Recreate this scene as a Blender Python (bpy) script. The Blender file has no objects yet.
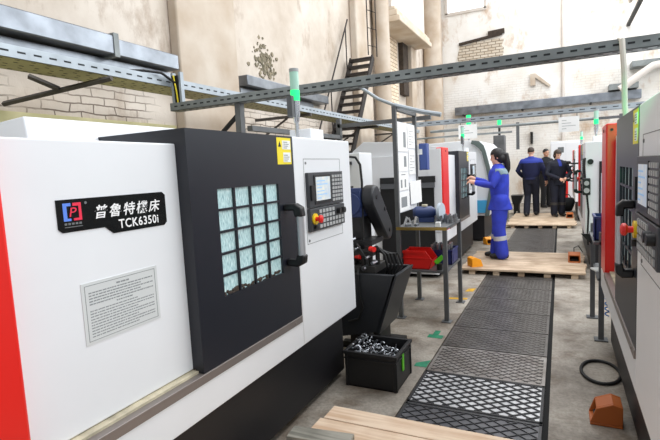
import bpy, bmesh, math, random
from mathutils import Vector, Matrix, Euler
random.seed(7)
S = bpy.context.scene
COL = S.collection

# ------------------------------------------------------------------ camera, world, lights, exposure
FPX = 473.71
yaw, pitch, roll = 0.455483, 0.1027018, 0.0509331
cy, sy, cp, sp = math.cos(yaw), math.sin(yaw), math.cos(pitch), math.sin(pitch)
fwd = Vector((-sy * cp, cy * cp, -sp))
rgt = Vector((cy, sy, 0.0))
dwn = fwd.cross(rgt)
r2 = rgt * math.cos(roll) + dwn * math.sin(roll)
d2 = -rgt * math.sin(roll) + dwn * math.cos(roll)
cam = bpy.data.cameras.new('camera')
cam.sensor_width = 36.0
cam.lens = 36.0 * FPX / 660.0
cam.clip_start = 0.05
cam.clip_end = 200
camo = bpy.data.objects.new('camera', cam)
COL.objects.link(camo)
M3x = Matrix((r2, -d2, -fwd)).transposed()
camo.matrix_world = Matrix.Translation((0, 0, 1.5)) @ M3x.to_4x4()
S.camera = camo

W = bpy.data.worlds.new('world')
S.world = W
W.use_nodes = True
bg = W.node_tree.nodes['Background']
bg.inputs['Color'].default_value = (0.90, 0.95, 1.0, 1)
bg.inputs['Strength'].default_value = 0.62


def area(name, loc, rot, sx, sy_, power, color=(1, 1, 1)):
    l = bpy.data.lights.new(name, 'AREA')
    l.shape = 'RECTANGLE'
    l.size, l.size_y = sx, sy_
    l.energy = power
    l.color = color
    o = bpy.data.objects.new(name, l)
    o.location = loc
    o.rotation_euler = rot
    COL.objects.link(o)
    return o


area('roof_skylight', (0.6, 9.0, 9.0), (0, 0, 0), 4.0, 18.0, 1050, (0.97, 0.98, 1.0))
area('high_window_light', (7.0, 9.0, 6.5), (0, math.radians(62), 0), 4.0, 20.0, 1150, (0.95, 0.98, 1.0))

S.view_settings.view_transform = 'Standard'
S.view_settings.look = 'None'
S.view_settings.exposure = 0.0
S.view_settings.gamma = 1.0
S.view_settings.use_curve_mapping = False


# ------------------------------------------------------------------ material helpers
def lin(c):
    def f(v):
        v /= 255.0
        return v / 12.92 if v <= 0.04045 else ((v + 0.055) / 1.055) ** 2.4
    return (f(c[0]), f(c[1]), f(c[2]), 1.0)


def mat(name, rgb, rough=0.5, metal=0.0, var=0.0, scale=6.0, bump=0.0, bscale=60.0, emit=None, estr=1.0, spec=0.5, var_rgb=None, thr=None):
    m = bpy.data.materials.new(name)
    m.use_nodes = True
    nt = m.node_tree
    b = nt.nodes['Principled BSDF']
    b.inputs['Base Color'].default_value = lin(rgb)
    b.inputs['Roughness'].default_value = rough
    b.inputs['Metallic'].default_value = metal
    b.inputs['Specular IOR Level'].default_value = spec
    tc = nt.nodes.new('ShaderNodeTexCoord')
    if var > 0 or var_rgb:
        n = nt.nodes.new('ShaderNodeTexNoise')
        n.inputs['Scale'].default_value = scale
        n.inputs['Detail'].default_value = 6
        nt.links.new(tc.outputs['Object'], n.inputs['Vector'])
        r = nt.nodes.new('ShaderNodeValToRGB')
        lo, hi = thr or (0.3, 0.7)
        r.color_ramp.elements[0].position = lo
        r.color_ramp.elements[1].position = hi
        other = var_rgb or tuple(max(0, v * (1 - var)) for v in rgb)
        r.color_ramp.elements[0].color = lin(other)
        r.color_ramp.elements[1].color = lin(rgb)
        nt.links.new(n.outputs['Fac'], r.inputs['Fac'])
        nt.links.new(r.outputs['Color'], b.inputs['Base Color'])
    if bump > 0:
        n2 = nt.nodes.new('ShaderNodeTexNoise')
        n2.inputs['Scale'].default_value = bscale
        n2.inputs['Detail'].default_value = 4
        nt.links.new(tc.outputs['Object'], n2.inputs['Vector'])
        bp = nt.nodes.new('ShaderNodeBump')
        bp.inputs['Strength'].default_value = bump
        bp.inputs['Distance'].default_value = 0.01
        nt.links.new(n2.outputs['Fac'], bp.inputs['Height'])
        nt.links.new(bp.outputs['Normal'], b.inputs['Normal'])
    if emit:
        b.inputs['Emission Color'].default_value = lin(emit)
        b.inputs['Emission Strength'].default_value = estr
    return m


def wall_mat(name, axis, base, light, stain, brick_amt, zmax):
    """old painted masonry: paint tone drift, brown stains, brick joints showing through the paint"""
    m = bpy.data.materials.new(name)
    m.use_nodes = True
    nt = m.node_tree
    N, L = nt.nodes, nt.links
    b = N['Principled BSDF']
    b.inputs['Roughness'].default_value = 0.85
    tc = N.new('ShaderNodeTexCoord')
    sep = N.new('ShaderNodeSeparateXYZ')
    L.new(tc.outputs['Object'], sep.inputs[0])
    comb = N.new('ShaderNodeCombineXYZ')
    L.new(sep.outputs['Y' if axis == 'X' else 'X'], comb.inputs[0])
    L.new(sep.outputs['Z'], comb.inputs[1])
    n1 = N.new('ShaderNodeTexNoise')
    n1.inputs['Scale'].default_value = 0.9
    n1.inputs['Detail'].default_value = 8
    n1.inputs['Roughness'].default_value = 0.62
    L.new(tc.outputs['Object'], n1.inputs['Vector'])
    r1 = N.new('ShaderNodeValToRGB')
    r1.color_ramp.elements[0].position = 0.32
    r1.color_ramp.elements[1].position = 0.62
    r1.color_ramp.elements[0].color = lin(base)
    r1.color_ramp.elements[1].color = lin(light)
    L.new(n1.outputs['Fac'], r1.inputs['Fac'])
    n2 = N.new('ShaderNodeTexNoise')
    n2.inputs['Scale'].default_value = 1.7
    n2.inputs['Detail'].default_value = 10
    n2.inputs['Roughness'].default_value = 0.7
    mp = N.new('ShaderNodeMapping')
    mp.inputs['Location'].default_value = (3.3, 7.1, 1.9)
    mp.inputs['Scale'].default_value = (1, 1, 0.55)
    L.new(tc.outputs['Object'], mp.inputs[0])
    L.new(mp.outputs[0], n2.inputs['Vector'])
    r2_ = N.new('ShaderNodeValToRGB')
    r2_.color_ramp.elements[0].position = 0.55
    r2_.color_ramp.elements[1].position = 0.72
    r2_.color_ramp.elements[0].color = (0, 0, 0, 1)
    r2_.color_ramp.elements[1].color = (1, 1, 1, 1)
    L.new(n2.outputs['Fac'], r2_.inputs['Fac'])
    mx = N.new('ShaderNodeMixRGB')
    mx.inputs['Color2'].default_value = lin(stain)
    ms = N.new('ShaderNodeMath')
    ms.operation = 'MULTIPLY'
    ms.inputs[1].default_value = 0.8
    L.new(r2_.outputs['Color'], ms.inputs[0])
    L.new(ms.outputs[0], mx.inputs['Fac'])
    L.new(r1.outputs['Color'], mx.inputs['Color1'])
    br = N.new('ShaderNodeTexBrick')
    br.inputs['Scale'].default_value = 1.0
    br.inputs['Brick Width'].default_value = 0.27
    br.inputs['Row Height'].default_value = 0.085
    br.inputs['Mortar Size'].default_value = 0.008
    br.inputs['Mortar Smooth'].default_value = 0.3
    wob = N.new('ShaderNodeTexNoise')
    wob.inputs['Scale'].default_value = 5.0
    L.new(tc.outputs['Object'], wob.inputs['Vector'])
    wm = N.new('ShaderNodeVectorMath')
    wm.operation = 'MULTIPLY_ADD'
    wm.inputs[1].default_value = (0.09, 0.05, 0.0)
    L.new(wob.outputs['Color'], wm.inputs[0])
    L.new(comb.outputs[0], wm.inputs[2])
    L.new(wm.outputs[0], br.inputs['Vector'])
    # where the joints show: ragged patches below zmax
    n3 = N.new('ShaderNodeTexNoise')
    n3.inputs['Scale'].default_value = 1.1
    n3.inputs['Detail'].default_value = 5
    L.new(tc.outputs['Object'], n3.inputs['Vector'])
    r3 = N.new('ShaderNodeMapRange')
    r3.inputs['From Min'].default_value = 0.38
    r3.inputs['From Max'].default_value = 0.5
    L.new(n3.outputs['Fac'], r3.inputs['Value'])
    zr = N.new('ShaderNodeMapRange')
    zr.inputs['From Min'].default_value = zmax
    zr.inputs['From Max'].default_value = zmax - 0.5
    L.new(sep.outputs['Z'], zr.inputs['Value'])
    mm = N.new('ShaderNodeMath')
    mm.operation = 'MULTIPLY'
    L.new(r3.outputs[0], mm.inputs[0])
    L.new(zr.outputs[0], mm.inputs[1])
    m2 = N.new('ShaderNodeMath')
    m2.operation = 'MULTIPLY'
    L.new(mm.outputs[0], m2.inputs[0])
    L.new(br.outputs['Fac'], m2.inputs[1])
    m3 = N.new('ShaderNodeMath')
    m3.operation = 'MULTIPLY'
    m3.inputs[1].default_value = brick_amt
    L.new(m2.outputs[0], m3.inputs[0])
    mx2 = N.new('ShaderNodeMixRGB')
    mx2.inputs['Color2'].default_value = lin((105, 92, 80))
    L.new(m3.outputs[0], mx2.inputs['Fac'])
    L.new(mx.outputs[0], mx2.inputs['Color1'])
    L.new(mx2.outputs[0], b.inputs['Base Color'])
    bp = N.new('ShaderNodeBump')
    bp.inputs['Strength'].default_value = 0.5
    bp.inputs['Distance'].default_value = 0.03
    ad = N.new('ShaderNodeMath')
    ad.operation = 'SUBTRACT'
    L.new(n2.outputs['Fac'], ad.inputs[0])
    L.new(m2.outputs[0], ad.inputs[1])
    L.new(ad.outputs[0], bp.inputs['Height'])
    L.new(bp.outputs[0], b.inputs['Normal'])
    return m


def brick_mat(name, c1, c2, mortar, w=0.27, h=0.085, axis='Y'):
    m = bpy.data.materials.new(name)
    m.use_nodes = True
    N, L = m.node_tree.nodes, m.node_tree.links
    b = N['Principled BSDF']
    b.inputs['Roughness'].default_value = 0.9
    tc = N.new('ShaderNodeTexCoord')
    sep = N.new('ShaderNodeSeparateXYZ')
    L.new(tc.outputs['Object'], sep.inputs[0])
    comb = N.new('ShaderNodeCombineXYZ')
    L.new(sep.outputs['Y' if axis == 'X' else 'X'], comb.inputs[0])
    L.new(sep.outputs['Z'], comb.inputs[1])
    br = N.new('ShaderNodeTexBrick')
    br.inputs['Scale'].default_value = 1.0
    br.inputs['Brick Width'].default_value = w
    br.inputs['Row Height'].default_value = h
    br.inputs['Mortar Size'].default_value = 0.012
    br.inputs['Color1'].default_value = lin(c1)
    br.inputs['Color2'].default_value = lin(c2)
    br.inputs['Mortar'].default_value = lin(mortar)
    L.new(comb.outputs[0], br.inputs['Vector'])
    L.new(br.outputs['Color'], b.inputs['Base Color'])
    return m


def floor_mat():
    m = bpy.data.materials.new('concrete_floor')
    m.use_nodes = True
    N, L = m.node_tree.nodes, m.node_tree.links
    b = N['Principled BSDF']
    tc = N.new('ShaderNodeTexCoord')
    def noise(s, d, off, stretch=None):
        mp = N.new('ShaderNodeMapping')
        mp.inputs['Location'].default_value = off
        if stretch:
            mp.inputs['Scale'].default_value = stretch
        L.new(tc.outputs['Object'], mp.inputs[0])
        n = N.new('ShaderNodeTexNoise')
        n.inputs['Scale'].default_value = s
        n.inputs['Detail'].default_value = d
        n.inputs['Roughness'].default_value = 0.65
        L.new(mp.outputs[0], n.inputs['Vector'])
        return n
    a = noise(1.6, 8, (0, 0, 0))
    r = N.new('ShaderNodeValToRGB')
    r.color_ramp.elements[0].position = 0.33
    r.color_ramp.elements[0].color = lin((104, 95, 84))
    r.color_ramp.elements[1].position = 0.63
    r.color_ramp.elements[1].color = lin((178, 170, 158))
    L.new(a.outputs['Fac'], r.inputs['Fac'])
    s = noise(2.6, 10, (5, 2, 0))
    rs = N.new('ShaderNodeValToRGB')
    rs.color_ramp.elements[0].position = 0.50
    rs.color_ramp.elements[0].color = (0, 0, 0, 1)
    rs.color_ramp.elements[1].position = 0.66
    rs.color_ramp.elements[1].color = (0.75, 0.75, 0.75, 1)
    L.new(s.outputs['Fac'], rs.inputs['Fac'])
    mx = N.new('ShaderNodeMixRGB')
    mx.inputs['Color2'].default_value = lin((96, 78, 58))
    L.new(rs.outputs['Color'], mx.inputs['Fac'])
    L.new(r.outputs['Color'], mx.inputs['Color1'])
    g = noise(45, 3, (0, 0, 0))
    mg = N.new('ShaderNodeMixRGB')
    mg.blend_type = 'MULTIPLY'
    mg.inputs['Fac'].default_value = 0.45
    rg = N.new('ShaderNodeValToRGB')
    rg.color_ramp.elements[0].position = 0.35
    rg.color_ramp.elements[0].color = (0.45, 0.44, 0.42, 1)
    rg.color_ramp.elements[1].position = 0.6
    rg.color_ramp.elements[1].color = (1, 1, 1, 1)
    L.new(g.outputs['Fac'], rg.inputs['Fac'])
    L.new(mx.outputs[0], mg.inputs['Color1'])
    L.new(rg.outputs[0], mg.inputs['Color2'])
    L.new(mg.outputs[0], b.inputs['Base Color'])
    b.inputs['Roughness'].default_value = 0.62
    bp = N.new('ShaderNodeBump')
    bp.inputs['Strength'].default_value = 0.25
    bp.inputs['Distance'].default_value = 0.01
    L.new(g.outputs['Fac'], bp.inputs['Height'])
    L.new(bp.outputs[0], b.inputs['Normal'])
    return m


def wood_mat(name, c1, c2):
    m = bpy.data.materials.new(name)
    m.use_nodes = True
    N, L = m.node_tree.nodes, m.node_tree.links
    b = N['Principled BSDF']
    b.inputs['Roughness'].default_value = 0.75
    tc = N.new('ShaderNodeTexCoord')
    mp = N.new('ShaderNodeMapping')
    mp.inputs['Scale'].default_value = (1.2, 22, 22)
    L.new(tc.outputs['Object'], mp.inputs[0])
    n = N.new('ShaderNodeTexNoise')
    n.inputs['Scale'].default_value = 1.6
    n.inputs['Detail'].default_value = 6
    L.new(mp.outputs[0], n.inputs['Vector'])
    n2 = N.new('ShaderNodeTexNoise')
    n2.inputs['Scale'].default_value = 3.0
    n2.inputs['Detail'].default_value = 8
    L.new(tc.outputs['Object'], n2.inputs['Vector'])
    ad = N.new('ShaderNodeMath')
    ad.operation = 'ADD'
    L.new(n.outputs['Fac'], ad.inputs[0])
    L.new(n2.outputs['Fac'], ad.inputs[1])
    r = N.new('ShaderNodeValToRGB')
    r.color_ramp.elements[0].position = 0.8
    r.color_ramp.elements[0].color = lin(c2)
    r.color_ramp.elements[1].position = 1.06
    r.color_ramp.elements[1].color = lin(c1)
    hv = N.new('ShaderNodeMath')
    hv.operation = 'MULTIPLY'
    hv.inputs[1].default_value = 1.0
    L.new(ad.outputs[0], hv.inputs[0])
    r.color_ramp.elements[0].position = 0.42
    r.color_ramp.elements[1].position = 0.56
    hv.inputs[1].default_value = 0.5
    L.new(hv.outputs[0], r.inputs['Fac'])
    L.new(r.outputs['Color'], b.inputs['Base Color'])
    return m


def wet_glass_mat():
    """machine window: bright work light behind, coolant runs and splashes on the pane"""
    m = bpy.data.materials.new('wet_window')
    m.use_nodes = True
    N, L = m.node_tree.nodes, m.node_tree.links
    b = N['Principled BSDF']
    b.inputs['Roughness'].default_value = 0.12
    tc = N.new('ShaderNodeTexCoord')
    mp = N.new('ShaderNodeMapping')
    mp.inputs['Scale'].default_value = (1, 95, 16)
    L.new(tc.outputs['Object'], mp.inputs[0])
    n = N.new('ShaderNodeTexNoise')
    n.inputs['Scale'].default_value = 2.2
    n.inputs['Detail'].default_value = 6
    L.new(mp.outputs[0], n.inputs['Vector'])
    r = N.new('ShaderNodeValToRGB')
    e = r.color_ramp.elements
    e[0].position = 0.33
    e[0].color = lin((122, 158, 166))
    e[1].position = 0.66
    e[1].color = lin((206, 226, 226))
    x = e.new(0.5)
    x.color = lin((172, 204, 206))
    L.new(n.outputs['Fac'], r.inputs['Fac'])
    L.new(r.outputs['Color'], b.inputs['Base Color'])
    L.new(r.outputs['Color'], b.inputs['Emission Color'])
    b.inputs['Emission Strength'].default_value = 0.22
    return m


MT = {}
def mk(k, *a, **kw):
    MT[k] = mat(k, *a, **kw)
mk('white_enamel', (234, 236, 239), 0.38, var=0.02, scale=2.5)
mk('charcoal_door', (27, 30, 39), 0.36, spec=0.5)
mk('black_base', (24, 24, 28), 0.5, bump=0.05, bscale=260)
mk('red_enamel', (226, 32, 24), 0.35)
mk('steel_rail', (138, 130, 126), 0.42, 0.5)
mk('cream_sill', (216, 206, 178), 0.6, var=0.25, scale=14)
mk('bright_steel', (205, 208, 212), 0.25, 0.9)
mk('grip_alu', (190, 192, 196), 0.3, 0.55)
mk('black_plastic', (17, 17, 19), 0.42)
mk('panel_grey', (58, 60, 64), 0.45)
mk('key_grey', (168, 170, 170), 0.6)
mk('screen_glow', (176, 192, 210), 0.3, var_rgb=(225, 222, 205), scale=22, emit=(190, 208, 228), estr=0.25)
mk('screen_line', (150, 190, 225), 0.5, emit=(150, 190, 225), estr=0.3)
mk('yellow_plastic', (238, 205, 30), 0.45)
mk('yellow_label', (244, 222, 40), 0.5)
mk('label_white', (238, 240, 238), 0.6)
mk('print_dark', (40, 42, 44), 0.6)
mk('print_pale', (138, 142, 144), 0.6)
mk('print_grey', (104, 108, 110), 0.6)
mk('plate_black', (10, 10, 12), 0.25)
mk('plate_silver', (216, 219, 219), 0.4, 0.1)
mk('logo_blue', (96, 140, 235), 0.4)
mk('logo_red', (236, 50, 80), 0.4)
mk('lettering_white', (245, 245, 245), 0.5)
mk('seam_grey', (120, 122, 122), 0.6)
mk('lamp_clear', (176, 206, 194), 0.15, emit=(120, 220, 170), estr=0.15)
mk('lamp_green', (40, 225, 130), 0.2, emit=(40, 255, 130), estr=0.95)
mk('lamp_orange', (255, 140, 70), 0.3, emit=(255, 130, 60), estr=0.6)
mk('galvanised', (150, 156, 164), 0.34, 0.75, var=0.25, scale=4)
mk('galvanised_tray', (176, 185, 192), 0.45, 0.25, var=0.12, scale=6)
mk('tray_dado_bounce', (168, 162, 112), 0.5, 0.3, var=0.15, scale=6)  # wall tray underside: yellow light bounced off the dado, painted into the colour
mk('galvanised_dark', (146, 152, 152), 0.5, 0.2, var=0.2, scale=6)
mk('slot_dark', (34, 38, 40), 0.8)
mk('frame_steel', (108, 110, 112), 0.5, 0.35, var=0.15, scale=8)
mk('dark_steel', (56, 54, 52), 0.6, 0.4, var=0.3, scale=8)
mk('bracket_brown', (92, 86, 80), 0.7, 0.1, var=0.3, scale=8)
mk('motor_blue', (34, 52, 98), 0.45)
mk('guard_black', (38, 40, 44), 0.45)
mk('rubber_black', (14, 14, 15), 0.6)
mk('bin_red', (226, 38, 32), 0.35)
mk('crate_blue', (30, 44, 104), 0.45)
mk('crate_black', (21, 21, 23), 0.45)
mk('green_tape', (20, 138, 98), 0.6, var=0.3, scale=20)
mk('lime_label', (110, 220, 40), 0.5)
mk('yellow_paint', (232, 178, 30), 0.7, var=0.3, scale=20)
mk('box_blue', (62, 84, 150), 0.45)
mk('light_blue', (70, 170, 220), 0.45)
mk('paper', (240, 240, 238), 0.8)
mk('wheel_grey', (186, 196, 206), 0.8)
mk('pedal_orange', (250, 164, 24), 0.45)
mk('pedal_rust', (176, 92, 34), 0.5)
mk('brass', (190, 160, 90), 0.35, 0.8)
mk('chip_steel', (150, 153, 158), 0.32, 0.9)
mk('hose_blue', (40, 120, 200), 0.4)
mk('cover_green', (96, 108, 104), 0.5)
mk('pipe_cream', (226, 220, 208), 0.6)
mk('plate_mid', (158, 154, 150), 0.36, 0.4, var_rgb=(112, 104, 98), scale=6)
mk('plate_worn', (106, 103, 100), 0.38, 0.35, var_rgb=(78, 73, 69), scale=5, bump=0.1, bscale=40)
mk('plate_bright', (222, 224, 226), 0.3, 0.3, var_rgb=(180, 180, 182), scale=4)
mk('plate_dull', (98, 98, 102), 0.42, 0.3, var_rgb=(70, 70, 74), scale=4)
mk('lattice_dark', (42, 42, 44), 0.5, 0.4)
mk('lattice_dull', (58, 58, 60), 0.45, 0.4)
mk('lattice_mid', (84, 80, 77), 0.42, 0.4, var=0.3, scale=5)
mk('lattice_worn', (116, 112, 108), 0.34, 0.45, var=0.3, scale=5)
mk('trench_dark', (14, 14, 14), 0.9)
mk('skin', (226, 176, 150), 0.5)
mk('skin_tan', (206, 156, 130), 0.5)
mk('hair_black', (20, 17, 18), 0.5)
mk('hair_brown', (60, 46, 38), 0.6)
mk('eye_dark', (25, 20, 20), 0.3)
mk('lip', (176, 96, 90), 0.5)
mk('coverall_blue', (50, 70, 206), 0.75, var=0.18, scale=7)
mk('jacket_navy', (20, 28, 74), 0.8, var=0.25, scale=7)
mk('yoke_blue', (38, 56, 150), 0.8)
mk('dark_navy', (18, 22, 42), 0.8, var=0.25, scale=7)
mk('cloth_black', (22, 23, 26), 0.85)
mk('grey_yoke', (128, 150, 160), 0.7)
mk('reflective', (196, 200, 204), 0.4)
mk('boot_black', (18, 17, 18), 0.45)
mk('peel_dark', (150, 138, 116), 0.9, var_rgb=(96, 92, 74), scale=14)
mk('crack_dark', (74, 62, 52), 0.9, var=0.4, scale=10)
mk('beam_cream', (224, 214, 200), 0.85, var_rgb=(196, 176, 150), scale=2.0, bump=0.3, bscale=8)
mk('pilaster_cream', (208, 197, 183), 0.85, var_rgb=(176, 156, 134), scale=1.5, bump=0.3, bscale=8)
mk('white_plaster', (222, 216, 210), 0.85, var_rgb=(206, 196, 186), scale=2)
mk('dado_yellow', (220, 212, 168), 0.8, var_rgb=(188, 182, 134), scale=3)
mk('pane_sky', (250, 252, 255), 0.3, emit=(245, 250, 255), estr=1.0)
mk('stair_iron', (48, 42, 40), 0.6, 0.3)
mk('teal_interior', (52, 66, 84), 0.2)
MT['wet_window'] = wet_glass_mat()
MT['floor'] = floor_mat()
MT['wood_pale'] = wood_mat('wood_pale', (228, 204, 178), (204, 172, 142))
MT['wood_used'] = wood_mat('wood_used', (212, 190, 164), (166, 142, 116))
MT['wood_grey'] = wood_mat('wood_grey', (160, 156, 144), (110, 108, 98))
MT['wall_left'] = wall_mat('painted_masonry_left', 'X', (186, 172, 156), (214, 204, 192), (140, 114, 90), 0.9, 2.75)
MT['wall_back'] = wall_mat('painted_masonry_back', 'Y', (226, 219, 208), (246, 244, 240), (182, 146, 108), 0.2, 4.7)
MT['brick_patch'] = brick_mat('exposed_brick', (214, 204, 188), (196, 182, 162), (128, 112, 94), 0.26, 0.1, 'Y')
MT['brick_side'] = brick_mat('painted_brick', (232, 216, 194), (216, 196, 170), (168, 146, 120), 0.3, 0.1, 'X')


# ------------------------------------------------------------------ mesh helpers
class MB:
    def __init__(s):
        s.bm = bmesh.new()
        s.mi = 0

    def _fin(s, faces):
        for f in faces:
            f.material_index = s.mi

    def box(s, x0, x1, y0, y1, z0, z1):
        v = [s.bm.verts.new(p) for p in ((x0, y0, z0), (x1, y0, z0), (x1, y1, z0), (x0, y1, z0), (x0, y0, z1), (x1, y0, z1), (x1, y1, z1), (x0, y1, z1))]
        s._fin([s.bm.faces.new([v[i] for i in q]) for q in ((0, 3, 2, 1), (4, 5, 6, 7), (0, 1, 5, 4), (1, 2, 6, 5), (2, 3, 7, 6), (3, 0, 4, 7))])
        return s

    def obox(s, c, size, rot=(0, 0, 0)):
        R = Euler(rot).to_matrix()
        a, b, d = (k / 2 for k in size)
        v = [s.bm.verts.new(Vector(c) + R @ Vector(p)) for p in ((-a, -b, -d), (a, -b, -d), (a, b, -d), (-a, b, -d), (-a, -b, d), (a, -b, d), (a, b, d), (-a, b, d))]
        s._fin([s.bm.faces.new([v[i] for i in q]) for q in ((0, 3, 2, 1), (4, 5, 6, 7), (0, 1, 5, 4), (1, 2, 6, 5), (2, 3, 7, 6), (3, 0, 4, 7))])
        return s

    def prism(s, pts, axis, a0, a1):
        """pts: 2D polygon; axis 'x': (y,z), 'y': (x,z), 'z': (x,y)"""
        def P(u, v, a):
            return {'x': (a, u, v), 'y': (u, a, v), 'z': (u, v, a)}[axis]
        A = [s.bm.verts.new(P(u, v, a0)) for u, v in pts]
        B = [s.bm.verts.new(P(u, v, a1)) for u, v in pts]
        n = len(pts)
        fs = [s.bm.faces.new(A[::-1]), s.bm.faces.new(B)]
        for i in range(n):
            j = (i + 1) % n
            fs.append(s.bm.faces.new((A[i], A[j], B[j], B[i])))
        s._fin(fs)
        return s

    def rings(s, rs, closed=False):
        n = len(rs[0])
        V = [[s.bm.verts.new(p) for p in r] for r in rs]
        fs = []
        m = len(V)
        for k in range(m if closed else m - 1):
            a, b = V[k], V[(k + 1) % m]
            for i in range(n):
                j = (i + 1) % n
                fs.append(s.bm.faces.new((a[i], a[j], b[j], b[i])))
        if not closed:
            fs.append(s.bm.faces.new(V[0][::-1]))
            fs.append(s.bm.faces.new(V[-1]))
        s._fin(fs)
        return s

    def tube(s, pts, r, n=8, closed=False, cap=False):
        pts = [Vector(p) for p in pts]
        m = len(pts)
        rr = r if isinstance(r, (list, tuple)) else [r] * m
        up = None
        out = []
        for k in range(m):
            if closed:
                t = (pts[(k + 1) % m] - pts[k - 1]).normalized()
            else:
                t = (pts[min(k + 1, m - 1)] - pts[max(k - 1, 0)]).normalized()
            if up is None:
                up = Vector((0, 0, 1)) if abs(t.z) < 0.9 else Vector((0, 1, 0))
            sd = t.cross(up)
            if sd.length < 1e-5:
                sd = t.cross(Vector((1, 0, 0)))
            sd.normalize()
            up = sd.cross(t).normalized()
            out.append((pts[k], t, sd, up, rr[k]))
        rs = []
        def ring(c, sd, u, q):
            if not isinstance(q, tuple):
                q = (q, q)
            return [c + sd * math.cos(2 * math.pi * i / n) * q[0] + u * math.sin(2 * math.pi * i / n) * q[1] for i in range(n)]
        if cap:
            c, t, sd, u, q = out[0]
            qq = q if isinstance(q, tuple) else (q, q)
            mq = min(qq)
            for a in (75, 45, 20):
                ca, sa = math.cos(math.radians(a)), math.sin(math.radians(a))
                rs.append(ring(c - t * mq * sa, sd, u, (qq[0] * ca, qq[1] * ca)))
        for c, t, sd, u, q in out:
            rs.append(ring(c, sd, u, q))
        if cap:
            c, t, sd, u, q = out[-1]
            qq = q if isinstance(q, tuple) else (q, q)
            mq = min(qq)
            for a in (20, 45, 75):
                ca, sa = math.cos(math.radians(a)), math.sin(math.radians(a))
                rs.append(ring(c + t * mq * sa, sd, u, (qq[0] * ca, qq[1] * ca)))
        return s.rings(rs, closed)

    def cyl(s, p, q, r, r2=None, n=16):
        return s.tube([p, q], [r, r if r2 is None else r2], n)

    def ell(s, c, r, rot=(0, 0, 0), n=16, m=10):
        R = Euler(rot).to_matrix()
        c = Vector(c)
        rs = []
        for k in range(1, m):
            a = math.pi * k / m - math.pi / 2
            rs.append([c + R @ Vector((r[0] * math.cos(a) * math.cos(2 * math.pi * i / n), r[1] * math.cos(a) * math.sin(2 * math.pi * i / n), r[2] * math.sin(a))) for i in range(n)])
        return s.rings(rs)

    def build(s, name, mats, parent=None, bev=0.0, smooth=True, seg=2, ang=0.6):
        me = bpy.data.meshes.new(name)
        bmesh.ops.recalc_face_normals(s.bm, faces=s.bm.faces[:])
        s.bm.to_mesh(me)
        s.bm.free()
        for m in (mats if isinstance(mats, (list, tuple)) else [mats]):
            me.materials.append(MT[m] if isinstance(m, str) else m)
        if smooth:
            for p in me.polygons:
                p.use_smooth = True
            me.set_sharp_from_angle(angle=ang)
        o = bpy.data.objects.new(name, me)
        COL.objects.link(o)
        if parent:
            o.parent = parent
        if bev > 0:
            b = o.modifiers.new('bevel', 'BEVEL')
            b.width = bev
            b.segments = seg
            b.limit_method = 'ANGLE'
            b.angle_limit = 0.7
        return o


def tag(o, label, cat, group=None, kind=None):
    o['label'] = label
    o['category'] = cat
    if group:
        o['group'] = group
    if kind:
        o['kind'] = kind
    return o


def thing(name, label, cat, loc=(0, 0, 0), rz=0.0, group=None):
    o = bpy.data.objects.new(name, None)
    o.empty_display_size = 0.1
    COL.objects.link(o)
    o.location = loc
    o.rotation_euler = (0, 0, rz)
    return tag(o, label, cat, group)


def struct(o):
    o['kind'] = 'structure'
    return o


def kids(o):
    return [c for c in COL.objects if c.parent == o]


def copy_tree(o, parent=None):
    c = o.copy()
    COL.objects.link(c)
    if parent:
        c.parent = parent
    for ch in kids(o):
        copy_tree(ch, c)
    return c


def text_obj(name, body, box, mtx, m, parent, extrude=0.0006, bold=0.0, spacing=1.0):
    cu = bpy.data.curves.new('txt', 'FONT')
    cu.body = body
    cu.size = 1.0
    cu.space_character = spacing
    cu.align_x = 'CENTER'
    cu.align_y = 'CENTER'
    cu.extrude = extrude
    cu.offset = bold
    cu.resolution_u = 3
    t = bpy.data.objects.new('txt', cu)
    COL.objects.link(t)
    dg = bpy.context.evaluated_depsgraph_get()
    me = bpy.data.meshes.new_from_object(t.evaluated_get(dg))
    bpy.data.objects.remove(t)
    xs = [v.co.x for v in me.vertices]
    yz = [v.co.y for v in me.vertices]
    kx, ky = box[0] / (max(xs) - min(xs)), box[1] / (max(yz) - min(yz))
    me.transform(mtx @ Matrix.Diagonal((kx, ky, 1, 1)) @ Matrix.Translation((-(max(xs) + min(xs)) / 2, -(max(yz) + min(yz)) / 2, 0)))
    me.materials.clear()
    me.materials.append(MT[m])
    me.name = name
    o = bpy.data.objects.new(name, me)
    COL.objects.link(o)
    o.parent = parent
    return o


def face_x(x, y, z):   # lettering lying in a plane that faces +X, reading along +Y
    return Matrix(((0, 0, 1, x), (1, 0, 0, y), (0, 1, 0, z), (0, 0, 0, 1)))


# ------------------------------------------------------------------ setting
WX, WY = -4.2, 18.4
# floor in two slabs beside the grating channel
f = MB()
f.box(-4.6, -0.905, -1.5, WY, -0.2, 0)
f.box(-0.062, 6.0, -1.5, WY, -0.2, 0)
f.box(-0.905, -0.062, 14.2, WY, -0.2, 0)
struct(f.build('floor', 'floor'))
struct(MB().box(-0.905, -0.062, -1.5, 14.2, -0.2, -0.02).build('trim_1', 'trench_dark'))
struct(MB().box(WX - 0.3, WX, -1.5, WY + 0.3, 0, 9.5).build('wall_left', 'wall_left'))
struct(MB().box(WX, 7.0, WY, WY + 0.3, 0, 9.5).build('wall_back', 'wall_back'))
struct(MB().box(WX, WX + 0.02, -1.5, 4.45, 0, 2.14).build('wall_dado', 'dado_yellow'))
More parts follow.
